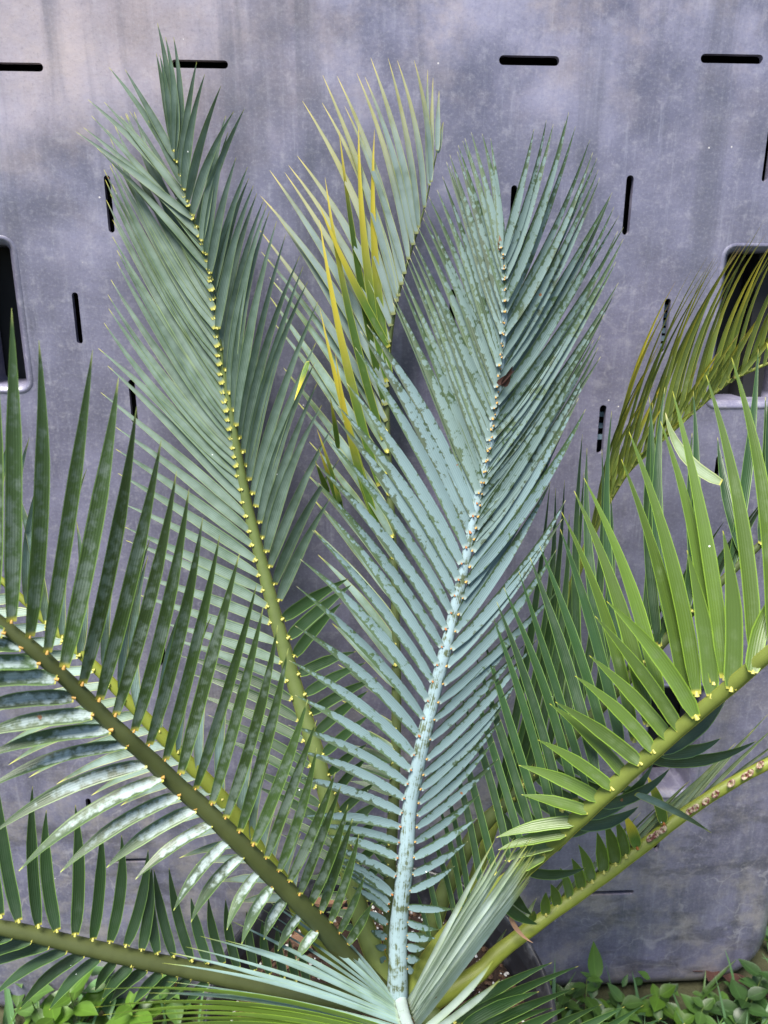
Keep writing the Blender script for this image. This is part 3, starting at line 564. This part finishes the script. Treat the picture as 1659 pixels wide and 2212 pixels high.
F2U = [(2068, 2130, 1716, 1275), (2085, 2060, 1744, 1208), (2100, 1990, 1754, 1133), (2115, 1900, 1774, 1083), (2130, 1800, 1794, 1018), (2143, 1710, 1839, 935), (2155, 1600, 1869, 840), (2165, 1500, 1930, 740), (2172, 1420, 1945, 690), (2178, 1350, 1960, 640), (2180, 1290, 1994, 635), (2180, 1230, 2010, 600), (2178, 1170, 2040, 575), (2174, 1110, 2100, 565), (2165, 1070, 2125, 610)]
F2R = [(1761, 4187, 1788, 4190), (1759, 4142, 1816, 4145), (1759, 4090, 1835, 4097), (1759, 4042, 1882, 4052), (1761, 3985, 1894, 4015), (1763, 3920, 1959, 3927), (1771, 3848, 1964, 3742), (1784, 3778, 2021, 3635), (1789, 3705, 2059, 3535), (1794, 3638, 2070, 3432), (1801, 3575, 2151, 3279), (1804, 3523, 2134, 3201), (1809, 3470, 2166, 3109), (1817, 3410, 2206, 3002), (1829, 3348, 2261, 2914), (1844, 3280, 2319, 2762), (1859, 3195, 2271, 2779), (1877, 3110, 2306, 2639), (1894, 3035, 2421, 2539), (1914, 2955, 2404, 2374), (1929, 2878, 2429, 2242), (1949, 2803, 2444, 2160), (1967, 2728, 2380, 2080), (1981, 2655, 2390, 1960), (1999, 2585, 2459, 1800), (2014, 2515, 2530, 1768), (2030, 2450, 2500, 1720)]
F2V = [(2040, 2380, 2584, 1555), (2055, 2290, 2569, 1480), (2070, 2210, 2600, 1420), (2085, 2120, 2684, 1250), (2100, 2030, 2659, 1130), (2115, 1950, 2684, 1040), (2128, 1870, 2680, 985), (2140, 1790, 2689, 935), (2150, 1720, 2660, 850), (2157, 1650, 2645, 820), (2163, 1590, 2604, 760), (2170, 1520, 2590, 710), (2176, 1450, 2580, 680), (2180, 1390, 2544, 610), (2184, 1330, 2479, 515), (2185, 1280, 2460, 490), (2183, 1220, 2405, 555), (2180, 1160, 2365, 515), (2174, 1100, 2300, 545)]
f2 = frond('blue', [(1716, 4345, .705), (1719, 4187, .70), (1721, 4037, .70), (1734, 3887, .695), (1756, 3695, .69), (1769, 3495, .69), (1799, 3345, .685), (1829, 3195, .68), (1874, 3008, .68), (1924, 2808, .675), (1959, 2658, .675), (2004, 2458, .67), (2074, 2105, .665), (2119, 1905, .66), (2149, 1715, .655), (2172, 1500, .645), (2184, 1300, .635), (2179, 1150, .63), (2163, 1050, .625)],
      [.0098, .0090, .0084, .0078, .0072, .0068, .0066, .0064, .0060, .0054, .0050, .0046, .004, .0037, .0033, .0027, .0022, .0016, .0010], R_BLUE, [
    dict(k=F2L, W=.0108, W0=.0072, W1=.0118, dt=-.02, dt1=.03, mat=L_BLUE, tw=-12, bow=.035, p=2.8, pk=.22, callus=callus_o, cs=.7),
    dict(k=F2U, n=24, jit=16, W=.0112, W1=.0072, dt=.03, dt1=.01, mat=L_BLUET, tw=-18, bow=.012, p=1.7, pk=.3, callus=callus_t, cs=.7),
    dict(k=F2R, W=.0105, W0=.0072, W1=.0105, dt=-.03, dt1=.01, mat=L_BLUE, tw=20, bow=-.03, p=2.8, pk=.22, callus=callus_t, cs=.7),
    dict(k=F2V, n=27, jit=18, W=.0108, W1=.0076, dt=.01, dt1=.0, mat=L_BLUET, tw=24, bow=-.02, p=1.7, pk=.3, callus=callus_t, cs=.7)],
      prio=1.4, label='blue frosted middle frond with flecked leaflets')
tip = [(2166, 1075), (2156, 1040), (2160, 1008), (2172, 1040)]
for k, (x, y) in enumerate(((2158, 1015), (2172, 1030), (2150, 1045))):
    add_leaflet(f2, .3, (2165, 1080), (x, y), .626, .623, .004, mat=dead_m, callus=None, p=1.5)
add_leaflet(f2, .3, (2175, 1670), (2215, 1580), .645, .635, .007, mat=rot_m, p=1.5, tw=20); add_leaflet(f2, .3, (2150, 1660), (2222, 1600), .645, .637, .005, mat=rot_m, p=1.5)
# --- mottled front frond at the left
F4U = [(-30, 2600, -20, 1480), (50, 2687, 50, 1330), (130, 2752, 168, 1470), (205, 2820, 400, 1512), (277, 2885, 512, 1630), (357, 2955, 590, 1755), (430, 3024, 697, 1900), (500, 3089, 763, 2035), (580, 3159, 817, 2110), (645, 3219, 876, 2235), (715, 3284, 950, 2310), (780, 3344, 1035, 2390), (845, 3409, 1110, 2520), (915, 3474, 1138, 2620), (975, 3534, 1200, 2700), (1035, 3594, 1245, 2800), (1095, 3649, 1330, 3020), (1150, 3709, 1369, 3110), (1205, 3764, 1369, 3230), (1250, 3809, 1449, 3335), (1295, 3864, 1474, 3392), (1340, 3909, 1504, 3475), (1386, 3942, 1524, 3537), (1426, 3987, 1551, 3602), (1466, 4032, 1574, 3787), (1500, 4080, 1609, 3900)]
F4L = [(15, 2735, -400, 2720), (92, 2797, -330, 2810), (167, 2867, -260, 2900), (245, 2935, -200, 2990), (320, 3014, -160, 3080), (400, 3089, -120, 3190), (480, 3154, -90, 3280), (550, 3219, -60, 3410), (635, 3299, -30, 3600), (705, 3359, 80, 3764), (775, 3434, 260, 3769), (845, 3494, 460, 3749), (915, 3559, 585, 3799), (985, 3634, 750, 3934), (1050, 3694, 825, 3984), (1115, 3769, 980, 4019), (1175, 3829, 1044, 4080), (1235, 3884, 1140, 4060), (1300, 3950, 1200, 4110), (1370, 4020, 1280, 4150)]
frond('mottled', [(1660, 4300, .715), (1500, 4140, .69), (1400, 4012, .665), (1300, 3908, .645), (1200, 3808, .63), (1100, 3708, .615), (980, 3588, .60), (870, 3482, .59), (770, 3396, .58), (650, 3282, .565), (540, 3182, .55), (430, 3078, .54), (300, 2948, .525), (150, 2810, .51), (0, 2690, .50), (-160, 2560, .49)],
      [0.0101, 0.0088, 0.0080, 0.0076, 0.0073, 0.0071, 0.0067, 0.0066, 0.0063, 0.0059, 0.0056, 0.0054, 0.0050, 0.0047, 0.0042, 0.0034], R_OLIVE, [
    dict(k=F4U, W=.0115, W1=.0075, dt=-.01, dt1=-.02, mat=L_MOT, tw=18, bow=-.012, p=3.0, pk=.3, callus=callus_t, cs=.8),
    dict(k=F4L, W=.0128, W1=.0095, dt=-.035, dt1=-.01, mat=L_WHITE, tw=25, bow=.06, p=3.0, pk=.25, callus=callus_t, cs=.8)],
      prio=1.2, label='mottled green front frond reaching out to the left edge')
# --- low frond at the bottom left
UX = 0; UY = 3687
F6U = [(5, 3960, -70, 3330), (82, 3980, -15, 3360), (167, 4002, 140, 3397), (247, 4022, 200, 3500), (325, 4040, 325, 3477), (402, 4060, 437, 3575), (475, 4072, 525, 3607), (545, 4087, 640, 3670), (612, 4105, 655, 3750), (682, 4120, 640, 3697), (752, 4132, 665, 3757), (830, 4150, 730, 3748), (900, 4160, 825, 3877), (966, 4165, 900, 3877), (1030, 4185, 975, 3883), (1100, 4195, 1065, 3935), (1166, 4210, 1133, 3975), (1230, 4225, 1197, 4000), (1281, 4235, 1250, 4060), (1330, 4247, 1300, 4090)]
F6L = off([(-40, 690, -400, 800), (110, 715, -260, 830), (275, 755, -180, 920), (425, 800, -160, 1010), (580, 840, -60, 1240), (725, 870, 170, 1345), (865, 905, 425, 1355), (1000, 940, 820, 1190), (1140, 975, 885, 1260), (1270, 1005, 950, 1290), (1400, 1035, 1150, 1300), (1530, 1060, 1250, 1300), (1650, 1080, 1420, 1300), (1800, 1110, 1600, 1330)], UX, UY, 1)
F6L = [(a/2, (b-UY)/2+UY, c/2, (d-UY)/2+UY) for a, b, c, d in F6L]
frond('low', [(1640, 4330, .705), (1300, 4285, .69), (1000, 4225, .675), (830, 4190, .665), (750, 4174, .66), (600, 4144, .65), (450, 4110, .64), (300, 4075, .63), (150, 4037, .62), (0, 4007, .61), (-180, 3970, .60)],
      [0.0102, 0.0093, 0.0079, 0.0074, 0.0073, 0.0071, 0.0069, 0.0065, 0.0061, 0.0056, 0.0047], R_OLIVE, [
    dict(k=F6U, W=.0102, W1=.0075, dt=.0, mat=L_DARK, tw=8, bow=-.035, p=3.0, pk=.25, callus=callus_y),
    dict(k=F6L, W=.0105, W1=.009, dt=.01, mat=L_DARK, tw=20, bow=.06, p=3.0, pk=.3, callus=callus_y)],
      prio=1.0, label='low dark frond running to the left edge above the grass')
# --- bright green frond at the right
RA = [(3480, 2720, 3420, 2100), (3400, 2790, 3360, 2420), (3253, 2905, 3340, 2560), (3159, 2979, 3123, 2292), (3074, 3009, 2968, 2377), (3009, 3100, 2621, 2597), (2940, 3157, 2571, 2662), (2894, 3194, 2546, 2832), (2826, 3247, 2484, 2920), (2769, 3299, 2399, 3032), (2706, 3357, 2375, 3040), (2646, 3407, 2324, 3196), (2591, 3454, 2241, 3306), (2541, 3504, 2253, 3433), (2489, 3549, 2144, 3618), (2444, 3597, 2152, 3672), (2399, 3644, 2180, 3720), (2350, 3690, 2200, 3790)]
RB = [(1860, 4075, 1800, 3850), (1905, 4020, 1830, 3700), (1966, 3962, 1850, 3560), (1999, 3927, 1880, 3430), (2029, 3902, 1905, 3330), (2080, 3850, 1936, 3215), (2140, 3780, 1960, 3100), (2200, 3720, 1984, 2988), (2260, 3670, 2020, 2890), (2309, 3629, 2050, 2820), (2346, 3587, 2084, 2747), (2394, 3549, 2128, 2662), (2430, 3505, 2146, 2600), (2489, 3464, 2176, 2537), (2539, 3414, 2241, 2467), (2579, 3350, 2289, 2407), (2640, 3300, 2331, 2357), (2690, 3250, 2420, 2285), (2740, 3200, 2426, 2212), (2800, 3130, 2480, 2120), (2860, 3060, 2523, 2065), (2965, 3030, 2684, 1983), (3010, 3000, 2718, 1865), (3085, 2950, 2854, 1820), (3130, 2930, 2906, 1690), (3260, 2860, 3051, 1620), (3340, 2790, 3161, 1545), (3450, 2700, 3313, 1480)]
f8 = frond('bright', [(1765, 4310, .715), (1880, 4120, .705), (2020, 3955, .695), (2180, 3820, .68), (2300, 3720, .665), (2400, 3630, .65), (2490, 3545, .635), (2600, 3445, .62), (2710, 3345, .605), (2860, 3215, .585), (3010, 3085, .565), (3150, 2970, .545), (3320, 2825, .52), (3500, 2670, .50)],
      [0.0108, 0.0099, 0.0082, 0.0076, 0.0072, 0.0071, 0.0069, 0.0065, 0.0062, 0.0057, 0.0053, 0.0052, 0.0048, 0.0043], R_BRIGHT, [
    dict(k=RB[18:], W=.0118, dt=.03, dt1=.04, db=.004, mat=L_LIME, tw=22, bow=.03, p=2.3, pk=.2, callus=callus_y),
    dict(k=RB[:18], W=.0070, W1=.0105, W0=.0055, dt=.02, dt1=.04, db=.004, mat=L_DARK, tw=25, bow=.015, p=3.0, pk=.2, callus=callus_y),
    dict(k=RA, W=.0118, W1=.0098, dt=.01, mat=L_LIME, tw=8, bow=.035, p=2.6, pk=.16, callus=callus_y),
    dict(k=off([(1090, 480, 1415, 650)], FX, FY), W=.009, dt=.05, db=.02, mat=L_PALE, tw=30, bow=.04, p=2.6),
    dict(k=off([(940, 530, 1235, 370), (890, 580, 1165, 345), (830, 610, 1100, 535), (790, 650, 950, 555), (740, 700, 775, 690)], FX, FY), W=.011, dt=.03, db=.012, mat=L_DARK, tw=25, bow=-.11, p=2.6),
    dict(k=off([(1150, 330, 1610, 252), (1200, 300, 1500, 10), (1190, 300, 1455, 240), (620, 815, 870, 800), (545, 880, 640, 1005), (515, 950, 665, 1045)], FX, FY), W=.0105, dt=.03, db=.012, mat=L_DARK, tw=35, bow=-.09, p=2.6)],
      prio=1.2, label='bright green right frond with broad leaflets on a yellow edged stalk')
add_leaflet(f8, .3, (FX+545, FY+1010), (FX+645, FY+1125), .72, .715, .0045, mat=dead_m, bow=-.1, p=2)
add_leaflet(f8, .3, (3118, 2085), (2875, 1783), .64, .66, .010, mat=L_THINP, bow=-.13, p=2.6, tw=20)
# --- low frond pointing out at the bottom right
frond('lowright', [(1790, 4340, .70), (1900, 4420, .68), (2100, 4520, .65), (2400, 4640, .62), (2700, 4740, .60)], [.010, .009, .008, .006, .004], R_DARK, [
    dict(k=[(1955, 4400, 2384, 4159), (1965, 4420, 2499, 4174), (2000, 4440, 2329, 4284), (2030, 4470, 2480, 4270), (2060, 4490, 2385, 4355), (2120, 4530, 2450, 4352), (2200, 4560, 2599, 4339), (2280, 4590, 2699, 4349), (2370, 4630, 2779, 4344), (2450, 4660, 2859, 4399), (2560, 4690, 2960, 4420)], W=.0115, W1=.009, dt=.02, mat=L_DARK, tw=35, bow=.03, callus=callus_y),
    dict(k=[(1900, 4440, 2000, 4600), (2050, 4530, 2150, 4700), (2200, 4600, 2300, 4800)], W=.01, dt=0, mat=L_DARK, tw=20)], prio=.8, label='dark low frond spreading out at the bottom right')
# --- young frond pointing at the camera at the bottom
Y1 = [(1704, 4322, 1321, 3900), (1705, 4328, 1340, 3960), (1706, 4332, 1271, 3900), (1708, 4338, 1224, 3920), (1709, 4345, 1154, 3890), (1711, 4352, 1114, 3915), (1713, 4360, 1080, 3950), (1715, 4368, 996, 3977), (1718, 4376, 971, 4062), (1721, 4386, 866, 4045), (1724, 4398, 800, 4090), (1728, 4410, 735, 4115), (1733, 4425, 700, 4160), (1738, 4440, 720, 4240), (1744, 4460, 640, 4290)]
Y2 = [(1748, 4470, 445, 4272), (1752, 4490, 405, 4352), (1756, 4510, 445, 4385), (1760, 4530, 575, 4390), (1765, 4550, 480, 4440), (1770, 4570, 700, 4430)]
Y3 = [(1765, 4320, 1959, 4057), (1767, 4326, 2080, 3760), (1769, 4330, 2127, 3690), (1771, 4336, 2144, 3629), (1773, 4343, 2180, 3675), (1775, 4350, 2175, 3700), (1777, 4357, 2220, 3600), (1779, 4365, 2240, 3660), (1782, 4374, 2280, 3610), (1785, 4384, 2305, 3640), (1788, 4395, 2270, 3690), (1792, 4408, 2330, 3650), (1796, 4420, 2300, 3720), (1800, 4440, 2285, 3800)]
frond('young', [(1725, 4300, .71), (1735, 4340, .69), (1745, 4380, .66), (1765, 4440, .62), (1800, 4540, .57), (1850, 4680, .53)], [.0060, .0056, .0052, .0048, .0044, .003], R_YOUNG, [
    dict(k=Y1, W=.0064, dt=-.01, dt1=-.05, mat=L_YOUNG, tw=55, bow=.03, p=2.6, pk=.15),
    dict(k=Y2, W=.0066, dt=-.06, mat=L_LIME, tw=58, bow=.06, p=2.6, pk=.2),
    dict(k=Y3, n=22, jit=16, W=.0060, dt=-.03, dt1=-.09, mat=L_PALER, tw=48, bow=.0, p=3.2, pk=.12),
    dict(k=[(1815, 4460, 2130, 4150), (1830, 4480, 2160, 4232)], W=.005, dt=-.08, mat=L_PALER, tw=15, bow=-.04, p=3.5)],
      prio=1.3, label='young pale blue frond pointing at the viewer from the crown')
# --- thick leaf bases round the crown
base_m = plain('leaf_base_brown', (.16, .10, .035), .7, .4, 60, .3)
for k, (x, y, h, r) in enumerate(((1640, 4330, .03, .012), (1790, 4330, .03, .012), (1700, 4370, .035, .014), (1850, 4360, .03, .011), (1600, 4380, .028, .011), (1760, 4400, .025, .013))):
    c = at(x, y, .715); V = []; F = []
    for j, (z, rr) in enumerate(((-.055, 1.5), (-.03, 1.35), (-.008, 1.0), (0, .55))):
        for a in range(8): V.append(c+Vector((r*rr*math.cos(a*.785), r*rr*.7*math.sin(a*.785), z)))
    for j in range(3):
        for a in range(8): F.append((j*8+a, j*8+(a+1) % 8, j*8+8+(a+1) % 8, j*8+8+a))
    F.append(tuple(24+a for a in range(8)))
    mesh_obj('leaf_base', V, F, base_m, plant, origin=c)
# the 300 leaflets that show largest are parts of their fronds; the others are one part of the plant
LEAVES.sort(key=lambda q: -q[0])
for sc, fr, V, F, MI, UV, rn, mats, B in LEAVES[:300]:
    mesh_obj('leaflet', V, F, mats, fr, mi=MI, uv=UV, rnd=rn, origin=B)
V = []; F = []; MI = []; UV = []; RN = []; mats = []
for sc, fr, v, f, mi, uv, rn, ml, B in LEAVES[300:]:
    i = len(V); V += v; UV += uv; RN += [rn]*len(v); F += [tuple(i+k for k in q) for q in f]
    ids = []
    for m in ml:
        if m not in mats: mats.append(m)
        ids.append(mats.index(m))
    MI += [ids[k] for k in mi]
tag(mesh_obj('leaflets', V, F, mats, plant, mi=MI, uv=UV, rnd=RN, origin=CR), kind='stuff')
print('leaflets', len(LEAVES))
# ------------------------------------------------------------------ weeds and grass on the ground
def weedmat(name, col, trans=.3):
    N = NT(name); p = N.pos(); oi = N.n('ShaderNodeAttribute', attribute_name='rnd').outputs['Fac']
    uvn = N.n('ShaderNodeUVMap', uv_map='leaf'); sp = N.n('ShaderNodeSeparateXYZ'); N.lk(uvn.outputs[0], sp.inputs[0])
    c = N.mix(oi, tuple(x*.6 for x in col), tuple(x*1.45 for x in col))
    c = N.mix(N.math('MULTIPLY', N.noise(p, 90, 4), .5), c, tuple(x*.6 for x in col))
    mid = N.ramp(N.math('ABSOLUTE', N.math('SUBTRACT', sp.outputs[1], .5)), .05, .0); c = N.mix(N.math('MULTIPLY', mid, .5), c, tuple(min(1, x*1.8) for x in col))
    N.lk(c, N.b.inputs['Base Color']); N.b.inputs['Roughness'].default_value = .42
    tr = N.n('ShaderNodeBsdfTranslucent'); N.lk(N.mix(.4, c, (.25, .42, .02)), tr.inputs[0]); ms = N.n('ShaderNodeMixShader'); ms.inputs[0].default_value = trans
    N.lk(N.b.outputs[0], ms.inputs[1]); N.lk(tr.outputs[0], ms.inputs[2]); N.lk(ms.outputs[0], N.out.inputs[0])
    return N.m
W_G = weedmat('weed_green', (.065, .135, .026)); W_B = weedmat('weed_bright', (.085, .175, .018), .4); W_C = weedmat('grass_blue_green', (.10, .20, .08), .25); W_D = weedmat('weed_dark', (.036, .085, .022))
stem_m = plain('weed_stem', (.16, .22, .06), .6)
def blade(base, d, L, Wd, droop, ovate=True, roll=0, nseg=6):
    """an ovate leaf or grass blade: path from base along d, drooping"""
    d = d.normalized(); V = []; UV = []; F = []
    side = d.cross(Vector((0, 0, 1)))
    side = side.normalized() if side.length > .05 else Vector((1, 0, 0))
    side = Matrix.Rotation(roll, 3, d) @ side
    for k in range(nseg+1):
        s = k/nseg; q = base+d*L*s+Vector((0, 0, -droop*L*s*s)); up = side.cross(d)
        h = (math.sin(math.pi*min(1, s**.72))*Wd*.5 if ovate else Wd*.5*(1-s**2.5)*(.7+.3*min(1, s*4)))
        if k == nseg: h = Wd*.01
        for c in (-1, 0, 1): V.append(q+side*h*c+(up*(-h*.35) if c == 0 else Vector())); UV.append([s, .5+.5*c])
    for k in range(nseg):
        for c in range(2): a = k*3+c; F.append((a, a+1, a+4, a+3))
    return V, F, UV
def weed(x, y, z, label, n, L, Wd, hgt, mat, spread=1.0, seed=0):
    """a leafy weed: top of its stem is seen at (x, y) of the photograph, at height z"""
    rg = random.Random(seed); top = at_z(x, y, z); base = Vector((top.x+rg.uniform(-.01, .01), top.y+rg.uniform(-.005, .01), 0))
    t = reg(empty('weed_plant', base, label=label, cat='weed', group='leafy weeds on the ground'))
    V = []; F = []
    for k in range(6):
        q = base.lerp(top, k/5); r = .0014*(1-.5*k/5)
        for a in range(5): V.append(q+Vector((r*math.cos(a*1.257), r*math.sin(a*1.257), 0)))
    for k in range(5):
        for a in range(5): F.append((k*5+a, k*5+(a+1) % 5, k*5+5+(a+1) % 5, k*5+5+a))
    mesh_obj('stem', V, F, stem_m, t, origin=base)
    for k in range(n):
        s = .25+.75*(k/max(1, n-1)); q = base.lerp(top, s); a = k*2.4+rg.uniform(-.4, .4)
        el = rg.uniform(.1, .5) + (.5 if s > .9 else 0)
        d = Vector((math.cos(a)*spread, math.sin(a)*spread, el)); l = L*rg.uniform(.55, 1.0)*(1.1-.3*s)
        V, F, UV = blade(q, d, l, Wd*l/L*rg.uniform(.85, 1.15), rg.uniform(.15, .45))
        mesh_obj('leaf', V, F, mat, t, uv=UV, rnd=rg.random(), origin=q)
    return t
pw = weed(2535, 4230, .085, 'upright weed with one tall pointed leaf before the pallet edge', 6, .045, .020, .08, W_G, seed=2)
V, F, UV = blade(at_z(2578, 4238, .085), Vector((-.02, .60, .8)), .048, .022, .0, roll=.1)
mesh_obj('leaf', V, F, W_B, pw, uv=UV, rnd=.6, origin=at_z(2578, 4238, .085))
for i, a in enumerate(((2440, 4290, .06, 'bushy weed beside the right rim of the pot', 9, .045, .024, W_G), (2690, 4330, .05, 'low weed left of the red dead leaves', 10, .045, .026, W_G),
     (2850, 4300, .06, 'glossy oval leaved weed growing in front of the red dead leaves', 9, .042, .026, W_B), (3040, 4350, .06, 'broad leaved weed under the bottom edge of the pallet', 10, .048, .028, W_G),
     (3230, 4310, .07, 'dark weed at the rounded pallet corner', 9, .05, .03, W_D), (2950, 4420, .05, 'bright small weed at the bottom edge right of the pot', 9, .04, .024, W_B),
     (3180, 4420, .05, 'rounded leaf weed in the bottom right corner', 9, .045, .03, W_D), (2600, 4400, .05, 'green weed under the low right frond tips', 9, .045, .024, W_G),
     (3300, 4200, .09, 'weed peeking up past the right edge of the pallet', 8, .05, .028, W_D),
     (300, 4290, .10, 'sunny weed with large oval leaves under the low left frond', 9, .075, .038, W_B), (130, 4310, .08, 'leafy weed at the bottom left corner among grass', 9, .06, .03, W_G),
     (460, 4180, .09, 'pale weed with wide leaves behind the low left frond', 8, .06, .036, W_C), (560, 4330, .07, 'yellow green weed left of the pot', 9, .06, .03, W_B), (640, 4090, .09, 'grey green weed standing at the foot of the pallet', 8, .055, .035, W_C),
     (720, 4230, .08, 'green weed close to the left side of the pot', 9, .05, .028, W_G), (230, 4400, .08, 'bright lime weed at the bottom left', 8, .08, .036, W_B), (60, 4150, .07, 'small weed at the left edge beneath the low frond', 8, .05, .026, W_G))):
    weed(a[0], a[1], a[2], a[3], a[4], a[5], a[6], .06, a[7], seed=10+i)
# tall grass blades at the left that can be told apart
gb = [(430, 4150, 420, 3955, .012), (60, 4420, 10, 4150, .010), (150, 4424, 170, 4260, .010), (340, 4424, 350, 4230, .010), (640, 4424, 315, 4260, .011), (20, 4380, 60, 4170, .009)]
for i, (bx, by, tx, ty, wd) in enumerate(gb):
    b = at_z(bx, by+60, .0); t = at(tx, ty, (b-CP).dot(ray(tx, ty))/ray(tx, ty).length_squared*.99)
    V, F, UV = blade(b, t-b, (t-b).length, wd, .02, False, roll=random.uniform(-.5, .5))
    o = mesh_obj('grass_blade', V, F, W_C, uv=UV, rnd=random.random(), origin=b)
    tag(o, ['broad blue green grass blade standing against the pallet foot', 'grass blade at the left edge of the lawn', 'grass blade between the bottom left weeds', 'grass blade rising under the low left frond', 'long pale grass blade leaning left beside the pot', 'short grass blade near the left edge'][i], 'grass blade', 'single grass blades')
# dead leaves under the pallet edge
red_m = plain('red_dead_leaf', (.055, .022, .016), .85, .4, 60)
for i, (x, y, a, l, lab) in enumerate(((2960, 4185, .3, .06, 'large curled red brown dead leaf under the pallet edge'), (3120, 4215, -.4, .07, 'long red brown dead leaf at the right under the pallet'), (2830, 4195, 1.2, .05, 'narrow brown dead leaf left of the red ones'), (3060, 4240, .9, .05, 'small red dead leaf between the weeds'))):
    q = at_z(x, y, .03); V, F, UV = blade(q, Vector((math.cos(a), math.sin(a), .1)), l, l*.36, .3)
    tag(mesh_obj('fallen_leaf', V, F, red_m, uv=UV, rnd=.5, origin=q), lab, 'dead leaf', 'dead leaves under the pallet')
# dense low cover that nobody could count
def cover(name, n, mats, ovate, L0, L1, W0, W1, z1, label, cat):
    V = []; F = []; UV = []; RN = []; MI = []
    rg = random.Random(len(name))
    made = 0
    while made < n:
        x = rg.uniform(-1.3, 1.3); y = rg.uniform(-.35, .93)
        if (x-PC.x)**2+(y-PC.y)**2 < .165**2: continue
        q = Vector((x, y, rg.uniform(0, z1)))
        if (q-P0).dot(pn) < .015 and umin-.04 < (q-P0).dot(pu) < umax+.04: continue
        if abs(x) < .1 and abs(y) < .12: continue
        a = rg.uniform(0, 6.283); e = rg.uniform(.15, .9) if ovate else rg.uniform(1.0, 3.0)
        v, f, uv = blade(q, Vector((math.cos(a), math.sin(a), e)), rg.uniform(L0, L1), rg.uniform(W0, W1), rg.uniform(.1, .5), ovate, rg.uniform(-.4, .4), 4)
        if min((p-P0).dot(pn) for p in v) < .004 and umin-.05 < (q-P0).dot(pu) < umax+.05: continue
        i = len(V); V += v; UV += uv; RN += [rg.random()]*len(v); F += [tuple(i+k for k in p) for p in f]; MI += [rg.randrange(len(mats))]*len(f); made += 1
    tag(mesh_obj(name, V, F, mats, uv=UV, rnd=RN, mi=MI), label, cat, kind='stuff')
cover('ground_cover', 7000, [W_G, W_D, W_G, W_B], True, .009, .032, .005, .017, .05, 'low mat of small green weed leaves round the pot', 'ground cover')
cover('grass', 6500, [W_C, W_G, W_C], False, .05, .12, .003, .008, .01, 'short green grass between the weeds', 'grass')
cover('leaf_litter', 1500, [plain('litter_brown', (.10, .06, .035), .9, .4, 80), plain('litter_straw', (.26, .20, .11), .85, .3, 80)], False, .02, .06, .0015, .006, .012, 'brown dead stalks and leaf bits between the weeds', 'litter')
